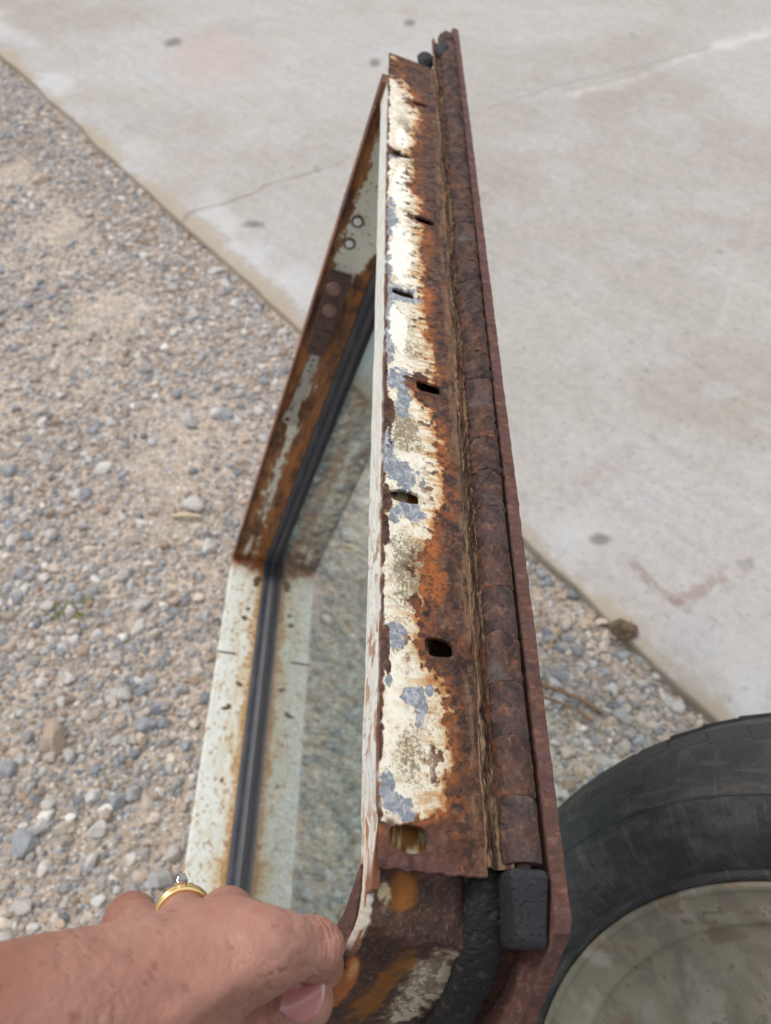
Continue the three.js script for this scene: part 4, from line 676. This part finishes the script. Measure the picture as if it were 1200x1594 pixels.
// ---------------------------------------------------------------- the person who holds the hatch: one hand and forearm in view, the rest behind the camera
function surfaceNets(sdf, lo, hi, cell) {
  const nx = Math.ceil((hi.x - lo.x) / cell) + 1, ny = Math.ceil((hi.y - lo.y) / cell) + 1, nz = Math.ceil((hi.z - lo.z) / cell) + 1;
  const F = new Float32Array(nx * ny * nz), at = (i, j, k) => i + nx * (j + ny * k);
  for (let k = 0; k < nz; k++) for (let j = 0; j < ny; j++) for (let i = 0; i < nx; i++) F[at(i, j, k)] = sdf(lo.x + i * cell, lo.y + j * cell, lo.z + k * cell);
  const vid = new Int32Array(nx * ny * nz).fill(-1), pos = [], idx = [];
  for (let k = 0; k < nz - 1; k++) for (let j = 0; j < ny - 1; j++) for (let i = 0; i < nx - 1; i++) {
    let x = 0, y = 0, z = 0, c = 0;
    for (let e = 0; e < 12; e++) {
      const ax = e >> 2, a = e & 1, b = (e >> 1) & 1, o = ax === 0 ? [0, a, b] : ax === 1 ? [a, 0, b] : [a, b, 0];
      const f0 = F[at(i + o[0], j + o[1], k + o[2])], p = [...o]; p[ax] = 1; const f1 = F[at(i + p[0], j + p[1], k + p[2])];
      if ((f0 < 0) === (f1 < 0)) continue; const t = f0 / (f0 - f1), q = [...o]; q[ax] = t; x += q[0]; y += q[1]; z += q[2]; c++;
    }
    if (c) { vid[at(i, j, k)] = pos.length / 3; pos.push(lo.x + (i + x / c) * cell, lo.y + (j + y / c) * cell, lo.z + (k + z / c) * cell); }
  }
  const quad = (a, b, c, d, fl) => { if (a < 0 || b < 0 || c < 0 || d < 0) return; fl ? idx.push(a, b, c, a, c, d) : idx.push(a, c, b, a, d, c); };
  for (let k = 1; k < nz - 1; k++) for (let j = 1; j < ny - 1; j++) for (let i = 1; i < nx - 1; i++) {
    const f = F[at(i, j, k)] < 0;
    if (f !== F[at(i + 1, j, k)] < 0) quad(vid[at(i, j - 1, k - 1)], vid[at(i, j, k - 1)], vid[at(i, j, k)], vid[at(i, j - 1, k)], f);
    if (f !== F[at(i, j + 1, k)] < 0) quad(vid[at(i - 1, j, k - 1)], vid[at(i - 1, j, k)], vid[at(i, j, k)], vid[at(i, j, k - 1)], f);
    if (f !== F[at(i, j, k + 1)] < 0) quad(vid[at(i - 1, j - 1, k)], vid[at(i, j - 1, k)], vid[at(i, j, k)], vid[at(i - 1, j, k)], f);
  }
  const g = new THREE.BufferGeometry(), nor = new Float32Array(pos.length), e = cell * 0.4;
  for (let i = 0; i < pos.length; i += 3) { const [x, y, z] = [pos[i], pos[i + 1], pos[i + 2]], n = V3(sdf(x + e, y, z) - sdf(x - e, y, z), sdf(x, y + e, z) - sdf(x, y - e, z), sdf(x, y, z + e) - sdf(x, y, z - e)).normalize(); nor[i] = n.x; nor[i + 1] = n.y; nor[i + 2] = n.z; }
  g.setAttribute('position', new THREE.Float32BufferAttribute(pos, 3)); g.setAttribute('normal', new THREE.BufferAttribute(nor, 3)); g.setIndex(idx);
  return g;
}
const bone = (a, ra, b, rb) => ({ a, b, ra, rb, d: b.clone().sub(a), l2: b.distanceToSquared(a) });
function boneDist(B, x, y, z) { const px = x - B.a.x, py = y - B.a.y, pz = z - B.a.z, t = clamp((px * B.d.x + py * B.d.y + pz * B.d.z) / B.l2); return Math.hypot(px - B.d.x * t, py - B.d.y * t, pz - B.d.z * t) - mix(B.ra, B.rb, t); }
const smin = (a, b, k) => { const h = clamp(0.5 + 0.5 * (b - a) / k); return mix(b, a, h) - k * h * (1 - h); };
{
  const P = atDepth, J = {};
  const person = new THREE.Group(); person.name = 'person'; person.position.set(0, 0, 0.36); scene.add(person);
  tag(person, 'person with bare tanned forearm gripping the near post of the rusted hatch', 'person');
  const off = V3(0, 0, -0.36);
  // --- left hand and forearm, joints from the photograph at arm's length
  const wrist = P(190, 1590, 0.264), elbow = V3(-0.262, 1.065, 0.052), shoulder = V3(-0.185, 1.31, 0.20);
  const mcp = { i: P(404, 1482, 0.278), m: P(352, 1470, 0.284), r: P(294, 1472, 0.292), l: P(236, 1494, 0.300) };
  const hand = [], add = (list, ...pr) => { for (let k = 0; k + 1 < pr.length; k++) list.push(bone(pr[k][0], pr[k][1], pr[k + 1][0], pr[k + 1][1])); };
  const palm = [];
  add(palm, [wrist, 0.0245], [mcp.i, 0.0130]); add(palm, [wrist, 0.0245], [mcp.m, 0.0130]); add(palm, [wrist, 0.0235], [mcp.r, 0.0125]); add(palm, [wrist, 0.0220], [mcp.l, 0.0118]);
  add(palm, [mcp.i, 0.0126], [mcp.m, 0.0126], [mcp.r, 0.0122], [mcp.l, 0.0114]);
  const fore = []; const mid = wrist.clone().lerp(elbow, 0.45);
  add(fore, [wrist, 0.0270], [wrist.clone().lerp(elbow, 0.15), 0.0290], [mid, 0.0385], [elbow, 0.0420]);
  const fingers = {
    index: [[mcp.i, 0.0134], [P(440, 1473, 0.284), 0.0112], [P(488, 1476, 0.296), 0.0112], [P(500, 1502, 0.322), 0.0092], [P(490, 1520, 0.334), 0.0082]],
    middle: [[mcp.m, 0.0138], [P(352, 1430, 0.318), 0.0118], [P(386, 1444, 0.342), 0.0112], [P(440, 1480, 0.352), 0.0096], [P(470, 1500, 0.348), 0.0085]],
    ring: [[mcp.r, 0.0122], [P(283, 1419, 0.334), 0.0100], [P(300, 1430, 0.362), 0.0104], [P(360, 1466, 0.374), 0.0092], [P(400, 1486, 0.368), 0.0080]],
    little: [[mcp.l, 0.0122], [P(203, 1432, 0.340), 0.0112], [P(192, 1440, 0.360), 0.0100], [P(230, 1468, 0.382), 0.0086], [P(265, 1486, 0.380), 0.0075]],
    thumb: [[P(282, 1625, 0.274), 0.0200], [P(352, 1632, 0.292), 0.0142], [P(416, 1590, 0.305), 0.0118], [P(476, 1558, 0.308), 0.0116]],
  };
  const chains = Object.values(fingers).map((c) => { const l = []; add(l, ...c); return l; });
    const web = P(410, 1535, 0.284);
  const ip = fingers.index[2][0], tp = fingers.thumb[2][0], iDir = ip.clone().sub(fingers.index[1][0]).normalize(), tDir = fingers.thumb[3][0].clone().sub(tp).normalize(), wDir = mcp.m.clone().sub(wrist).normalize();
  const ridge = (t) => { const q = Math.abs(t - Math.round(t)); return q < 0.22 ? 1 - q / 0.22 : 0; };                                       // narrow creases, one per unit
  const handSdf = (x, y, z) => {
    let d = 1e3; for (const b of palm) d = smin(d, boneDist(b, x, y, z), 0.008);
    for (const b of fore) d = smin(d, boneDist(b, x, y, z), 0.020);
    chains.forEach((c, n) => { let f = 1e3; c.forEach((b) => { f = smin(f, boneDist(b, x, y, z), 0.003); }); if (n < 4) d = smin(d, f, n ? 0.003 : 0.0035); else { const base = boneDist(c[0], x, y, z), tip = smin(boneDist(c[1], x, y, z), boneDist(c[2], x, y, z), 0.004); d = smin(d, base, 0.012); d = smin(d, tip, 0.0012); } });
    if (d < 0.006 && d > -0.006) {
      d += (fbm3(x * 60, y * 60, z * 60, 801, 2) - 0.5) * 0.0008 + (fbm3(x * 260, y * 260, z * 260, 803, 2) - 0.5) * 0.0004;
      const wob = (fbm3(x * 140, y * 140, z * 140, 805, 2) - 0.5);
      for (const k of ['i', 'm', 'r', 'l']) { const m = mcp[k], q = Math.hypot(x - m.x, y - m.y, z - m.z); if (q < 0.026) d -= 0.0013 * (1 - sst(0.008, 0.024, q)); }            // knuckles
      for (let k = 0; k < 4; k++) { const B = palm[k], px = x - B.a.x, py = y - B.a.y, pz = z - B.a.z, t = (px * B.d.x + py * B.d.y + pz * B.d.z) / B.l2; if (t > 0.25 && t < 0.95) { const cx = px - B.d.x * t, cy = py - B.d.y * t, cz = pz - B.d.z * t, sd = Math.abs(cx * iDir.z - cz * iDir.x + cy * 0.3); d -= 0.0009 * (1 - sst(0.001, 0.005, sd)) * sst(0.25, 0.4, t) * (1 - sst(0.8, 0.95, t)); } }   // tendons
      const wx = x - web.x, wy = y - web.y, wz = z - web.z, wr = Math.hypot(wx, wy, wz);               // skin folds between thumb and index
      if (wr < 0.045) d += 0.0004 * ridge(wr * 260 + wob * 2.2) * (1 - sst(0.022, 0.044, wr)) * sst(0.006, 0.014, wr);
      const qi = Math.hypot(x - ip.x, y - ip.y, z - ip.z); if (qi < 0.02) d += 0.0006 * ridge(((x - ip.x) * iDir.x + (y - ip.y) * iDir.y + (z - ip.z) * iDir.z) * 380 + wob * 1.6) * (1 - sst(0.010, 0.019, qi));
      const qt = Math.hypot(x - tp.x, y - tp.y, z - tp.z); if (qt < 0.02) d += 0.0005 * ridge(((x - tp.x) * tDir.x + (y - tp.y) * tDir.y + (z - tp.z) * tDir.z) * 380 + wob * 1.6) * (1 - sst(0.009, 0.018, qt));
      const qw = ((x - wrist.x) * wDir.x + (y - wrist.y) * wDir.y + (z - wrist.z) * wDir.z); if (Math.abs(qw) < 0.012) d += 0.0004 * ridge(qw * 190 + wob * 2.6) * (1 - sst(0.006, 0.012, Math.abs(qw)));
    }
    return d;
  };
  const hg = surfaceNets((x, y, z) => Math.max(handSdf(x, y, z), -0.165 - x), V3(-0.17, 0.80, -0.12), V3(0.01, 1.04, 0.04), 0.0015);
  const armG = surfaceNets((x, y, z) => Math.max(handSdf(x, y, z) + 0.0006, x + 0.150), V3(-0.33, 0.84, -0.08), V3(-0.14, 1.13, 0.12), 0.005);
  // --- body behind the camera
  const body = [], neck = V3(0, 1.37, 0.25), chest = V3(0, 1.20, 0.28), belly = V3(0, 1.0, 0.33), hip = V3(0, 0.88, 0.36), head = V3(0, 1.52, 0.20);
  const rs = V3(0.185, 1.31, 0.20), re = V3(0.26, 1.08, 0.17), rw = V3(0.078, 1.150, 0.118);
  const torso = []; add(torso, [V3(-0.12, 1.28, 0.25), 0.075], [V3(-0.07, 1.05, 0.31), 0.10], [V3(-0.08, 0.88, 0.36), 0.105]); add(torso, [V3(0.12, 1.28, 0.25), 0.075], [V3(0.07, 1.05, 0.31), 0.10], [V3(0.08, 0.88, 0.36), 0.105]); add(torso, [V3(-0.12, 1.28, 0.25), 0.075], [V3(0.12, 1.28, 0.25), 0.075]); add(torso, [V3(0, 1.26, 0.25), 0.095], [V3(0, 1.05, 0.31), 0.108], [V3(0, 0.90, 0.36), 0.108]);
  const legs = []; for (const s of [-1, 1]) add(legs, [V3(s * 0.09, 0.86, 0.40), 0.088], [V3(s * 0.11, 0.48, 0.47), 0.058], [V3(s * 0.12, 0.10, 0.56), 0.040]);
  const feet = []; for (const s of [-1, 1]) add(feet, [V3(s * 0.12, 0.055, 0.59), 0.042], [V3(s * 0.135, 0.046, 0.43), 0.032]);
  const armL = [], armR = []; add(armL, [shoulder, 0.056], [elbow, 0.043]); add(armR, [rs, 0.056], [re, 0.043], [rw, 0.027]);
  const headB = []; add(headB, [V3(0, 1.36, 0.255), 0.055], [V3(0, 1.45, 0.225), 0.052]); add(headB, [V3(0, 1.535, 0.225), 0.082], [V3(0, 1.47, 0.170), 0.052]); add(headB, [V3(0, 1.50, 0.120), 0.008], [V3(0, 1.475, 0.104), 0.011]); for (const s of [-1, 1]) add(headB, [V3(s * 0.082, 1.525, 0.225), 0.010], [V3(s * 0.080, 1.495, 0.215), 0.008]);
  const camUp = V3(0, CP, -SP), camFwd = V3(0, -SP, -CP), F = (r, u, f) => V3(r, EYE, 0).addScaledVector(camUp, u).addScaledVector(camFwd, f);   // about the phone
  const rh = [];                                                                      // right hand holding the phone
  add(rh, [rw, 0.026], [F(0.062, -0.105, -0.016), 0.018]); add(rh, [rw, 0.026], [F(0.060, -0.075, -0.018), 0.016]);
  for (let k = 0; k < 4; k++) { const u = -0.060 - 0.021 * k; add(rh, [F(0.060, u, -0.014), 0.0098], [F(0.052, u, 0.000), 0.0088], [F(0.018 + 0.004 * k, u - 0.002, -0.001), 0.0078]); }
  add(rh, [F(0.058, -0.09, -0.026), 0.013], [F(0.040, -0.055, -0.030), 0.0105], [F(0.022, -0.045, -0.029), 0.0090]);
  const union = (lists, k, grow = 0) => (x, y, z) => { let d = 1e3; for (const l of lists) for (const b of l) d = smin(d, boneDist(b, x, y, z), k); return d - grow; };
  const bg = surfaceNets(union([torso, legs, feet, armL, armR, headB], 0.02, 0), V3(-0.36, 0.02, -0.05), V3(0.36, 1.66, 0.70), 0.014);
  const rg = surfaceNets(union([rh], 0.005, 0), V3(-0.01, 1.08, 0.0), V3(0.12, 1.23, 0.16), 0.0035);
  const skin = mergeGeometries([hg, armG, bg, rg]); skin.translate(off.x, off.y, off.z);
  const p = skin.attributes.position, col = new Float32Array(p.count * 3), knuckles = [mcp.i, mcp.m, mcp.r, mcp.l, fingers.index[2][0], fingers.thumb[2][0]];
  for (let i = 0; i < p.count; i++) {
    const x = p.getX(i), y = p.getY(i), z = p.getZ(i) + 0.36, a = fbm3(x * 34, y * 34, z * 34, 811, 3), f = fbm3(x * 190, y * 190, z * 190, 813, 2), fr = sst(0.72, 0.78, fbm3(x * 300 + 4, y * 300, z * 300, 815, 2));
    const t = sst(-0.02, 0.07, -(x - wrist.x) + (a - 0.5) * 0.06);                      // forearm darker by tan and by shade put into the colour, uneven border
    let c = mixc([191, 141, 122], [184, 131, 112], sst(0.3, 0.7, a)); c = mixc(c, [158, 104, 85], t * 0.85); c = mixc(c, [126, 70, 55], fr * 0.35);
    let kd = 1; for (const k of knuckles) kd = Math.min(kd, Math.hypot(x - k.x, y - k.y, z - k.z)); c = mixc(c, [186, 118, 104], (1 - sst(0.008, 0.02, kd + (f - 0.5) * 0.012)) * 0.5);
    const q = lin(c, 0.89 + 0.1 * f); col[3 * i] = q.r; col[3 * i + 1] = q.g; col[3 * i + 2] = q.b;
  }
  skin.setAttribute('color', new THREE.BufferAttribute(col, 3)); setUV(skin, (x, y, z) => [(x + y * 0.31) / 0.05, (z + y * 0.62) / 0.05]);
  const poreTex = texSet(512, 512, (u, v) => { const a = fbm(u * 40, v * 16, 821, 3, 8), b = fbm(u * 64, v * 64, 823, 2, 64); return [255, 255, 255, 0.55 * a + 0.45 * b, 0.5]; });
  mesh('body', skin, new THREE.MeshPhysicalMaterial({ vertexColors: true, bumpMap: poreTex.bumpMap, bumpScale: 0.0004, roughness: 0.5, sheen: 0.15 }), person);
  // nail, with its pale tip, on the thumb's near side
  {
    const t0 = fingers.thumb[2][0], t1 = fingers.thumb[3][0], dir = t1.clone().sub(t0).normalize(), view = V3(0, EYE, 0).sub(t1).normalize(), nrm = view.clone().addScaledVector(dir, -view.dot(dir)).normalize(), side0 = dir.clone().cross(nrm); nrm.addScaledVector(side0, -0.15).normalize(); const side = dir.clone().cross(nrm);
    const pos = [], idx = [], NU = 14, NV = 12, colr = [];
    for (let i = 0; i <= NU; i++) for (let j = 0; j <= NV; j++) {
      const u = i / NU, v = j / NV * 2 - 1, len = (u - 0.42) * 0.0168, wid = 0.0066 * Math.sqrt(Math.max(0, 1 - Math.pow(Math.abs(u * 2 - 1), 2.8) * 0.96)), ang = v * 0.72, R = 0.0128 - 0.0006 * u - 0.0010 * v * v;
      const q = t1.clone().addScaledVector(dir, len - 0.001 + (1 - v * v) * (u > 0.5 ? 0.0018 : -0.0008)).addScaledVector(nrm, Math.cos(ang) * R).addScaledVector(side, Math.sin(ang) * R * wid / 0.0066); pos.push(q.x, q.y, q.z - 0.36);
      const tip = sst(0.86, 0.93, u), cu = 1 - sst(0.10, 0.2, u + v * v * 0.06), c = lin(mixc(mixc([214, 148, 146], [226, 182, 176], cu), [226, 206, 190], tip)); colr.push(c.r, c.g, c.b);
      if (i < NU && j < NV) { const k = i * (NV + 1) + j; idx.push(k, k + NV + 1, k + 1, k + 1, k + NV + 1, k + NV + 2); }
    }
    const g = new THREE.BufferGeometry(); g.setAttribute('position', new THREE.Float32BufferAttribute(pos, 3)); g.setAttribute('color', new THREE.Float32BufferAttribute(colr, 3)); g.setIndex(idx); g.computeVertexNormals();
    mesh('thumbnail', g, new THREE.MeshPhysicalMaterial({ vertexColors: true, roughness: 0.28, clearcoat: 0.4, side: THREE.DoubleSide }), person);
  }
  // clothes, hair, shoes
  const cloth = (c, s) => texMat(texSet(256, 256, (u, v) => { const n = fbm(u * 5, v * 5, s, 4, 5), w = (Math.sin(u * 400) + Math.sin(v * 400)) * 0.25 + 0.5, k = 0.85 + 0.3 * n; return [c[0] * k, c[1] * k, c[2] * k, w, 0.95]; }), 0.0004);
  const wear = (name, lists, k, grow, lo, hi, m, cut) => { const u = union(lists, k, grow), g = surfaceNets((x, y, z) => Math.max(u(x, y, z) + (fbm3(x * 12, y * 7, z * 12, 831, 3) - 0.5) * 0.012, cut(x, y, z)), lo, hi, 0.016); g.translate(0, 0, -0.36); return mesh(name, setUV(g, (x, y, z) => [x / 0.2, (y + z) / 0.2]), m, person); };
  const sleeve = []; add(sleeve, [shoulder, 0.062], [shoulder.clone().lerp(elbow, 0.5), 0.056]); add(sleeve, [rs, 0.062], [rs.clone().lerp(re, 0.5), 0.056]);
  wear('shirt', [torso, sleeve], 0.03, 0.012, V3(-0.36, 0.76, 0.0), V3(0.36, 1.45, 0.56), cloth([86, 98, 112], 841), (x, y, z) => 0.84 - y);
  wear('jeans', [legs, torso], 0.02, 0.010, V3(-0.32, 0.02, 0.15), V3(0.32, 1.0, 0.72), cloth([58, 68, 92], 843), (x, y, z) => Math.max(y - 0.93, 0.075 - y));
  for (const s of [-1, 1]) wear('shoe', [feet.slice(s < 0 ? 0 : 1, s < 0 ? 1 : 2)], 0.02, 0.012, V3(s * 0.13 - 0.08, -0.03, 0.36), V3(s * 0.13 + 0.08, 0.14, 0.68), cloth([70, 64, 60], 845), (x, y, z) => 0.004 - y);
  wear('hair', [[bone(V3(0, 1.55, 0.235), 0.094, V3(0, 1.48, 0.265), 0.085)]], 0.02, 0, V3(-0.14, 1.34, 0.08), V3(0.14, 1.7, 0.42), cloth([92, 72, 54], 847), (x, y, z) => (0.185 - z) * 0.8 + (1.50 - y) * 0.6);
  // phone in the other hand, its lens at the camera
  const phone = new THREE.Group(); phone.name = 'phone'; scene.add(phone); phone.position.set(0, EYE, 0); phone.quaternion.copy(camera.quaternion); tag(phone, 'black phone held in the right hand in front of the person', 'phone');
  mesh('phone_body', new RoundedBoxGeometry(0.074, 0.158, 0.0085, 3, 0.004).translate(0.012, -0.060, 0.014), flat(30, 32, 36, 0.35), phone);
  mesh('phone_screen', new RoundedBoxGeometry(0.069, 0.150, 0.001, 2, 0.0004).translate(0.012, -0.060, 0.0192), flat(12, 12, 14, 0.1), phone);

  // gold ring with a square stone on the ring finger
  {
    const a = fingers.ring[0][0], b = fingers.ring[1][0], dir = b.clone().sub(a).normalize(), c = a.clone().lerp(b, 0.86), up = V3(0, EYE, 0).sub(c).normalize().multiplyScalar(0.7).addScaledVector(camUp, 0.6), nrm = up.addScaledVector(dir, -up.dot(dir)).normalize();
    const ring = new THREE.Group(); ring.name = 'finger_ring'; ring.position.copy(c); scene.add(ring); tag(ring, 'gold ring with a square clear stone on the ring finger', 'ring');
    ring.quaternion.setFromRotationMatrix(new THREE.Matrix4().makeBasis(nrm.clone().cross(dir).normalize(), nrm, dir.clone()));
    let R = 0.009; for (let k = -3; k <= 3; k++) { const dd = nrm.clone().applyAxisAngle(dir, k * 0.35); let r = 0.006; while (r < 0.0155 && handSdf(c.x + dd.x * r, c.y + dd.y * r, c.z + dd.z * r) < 0) r += 0.0002; R = Math.max(R, r); } R += 0.0003;
    const gold = new THREE.MeshPhysicalMaterial({ color: new THREE.Color().setRGB(0.86, 0.64, 0.28), metalness: 1, roughness: 0.2 }), silver = new THREE.MeshPhysicalMaterial({ color: new THREE.Color().setRGB(0.85, 0.86, 0.88), metalness: 1, roughness: 0.18 });
        for (const s of [-1, 1]) mesh('band', new THREE.TorusGeometry(R, 0.0016, 12, 60).rotateX(s * 0.09).translate(0, 0, s * 0.0011), gold, ring);
    const set = mesh('setting', new THREE.CylinderGeometry(0.0040, 0.0028, 0.0036, 4, 1).rotateY(0.785).translate(0, R + 0.0018, 0), silver, ring);
    mesh('gemstone', new THREE.CylinderGeometry(0.0030, 0.0042, 0.0022, 4, 1).rotateY(0.785).translate(0, R + 0.0045, 0), new THREE.MeshPhysicalMaterial({ color: new THREE.Color(0.92, 0.95, 1), transmission: 1, thickness: 0.003, ior: 2.2, roughness: 0.02 }), set);
  }
}
console.log('person done');

renderer.render(scene, camera);
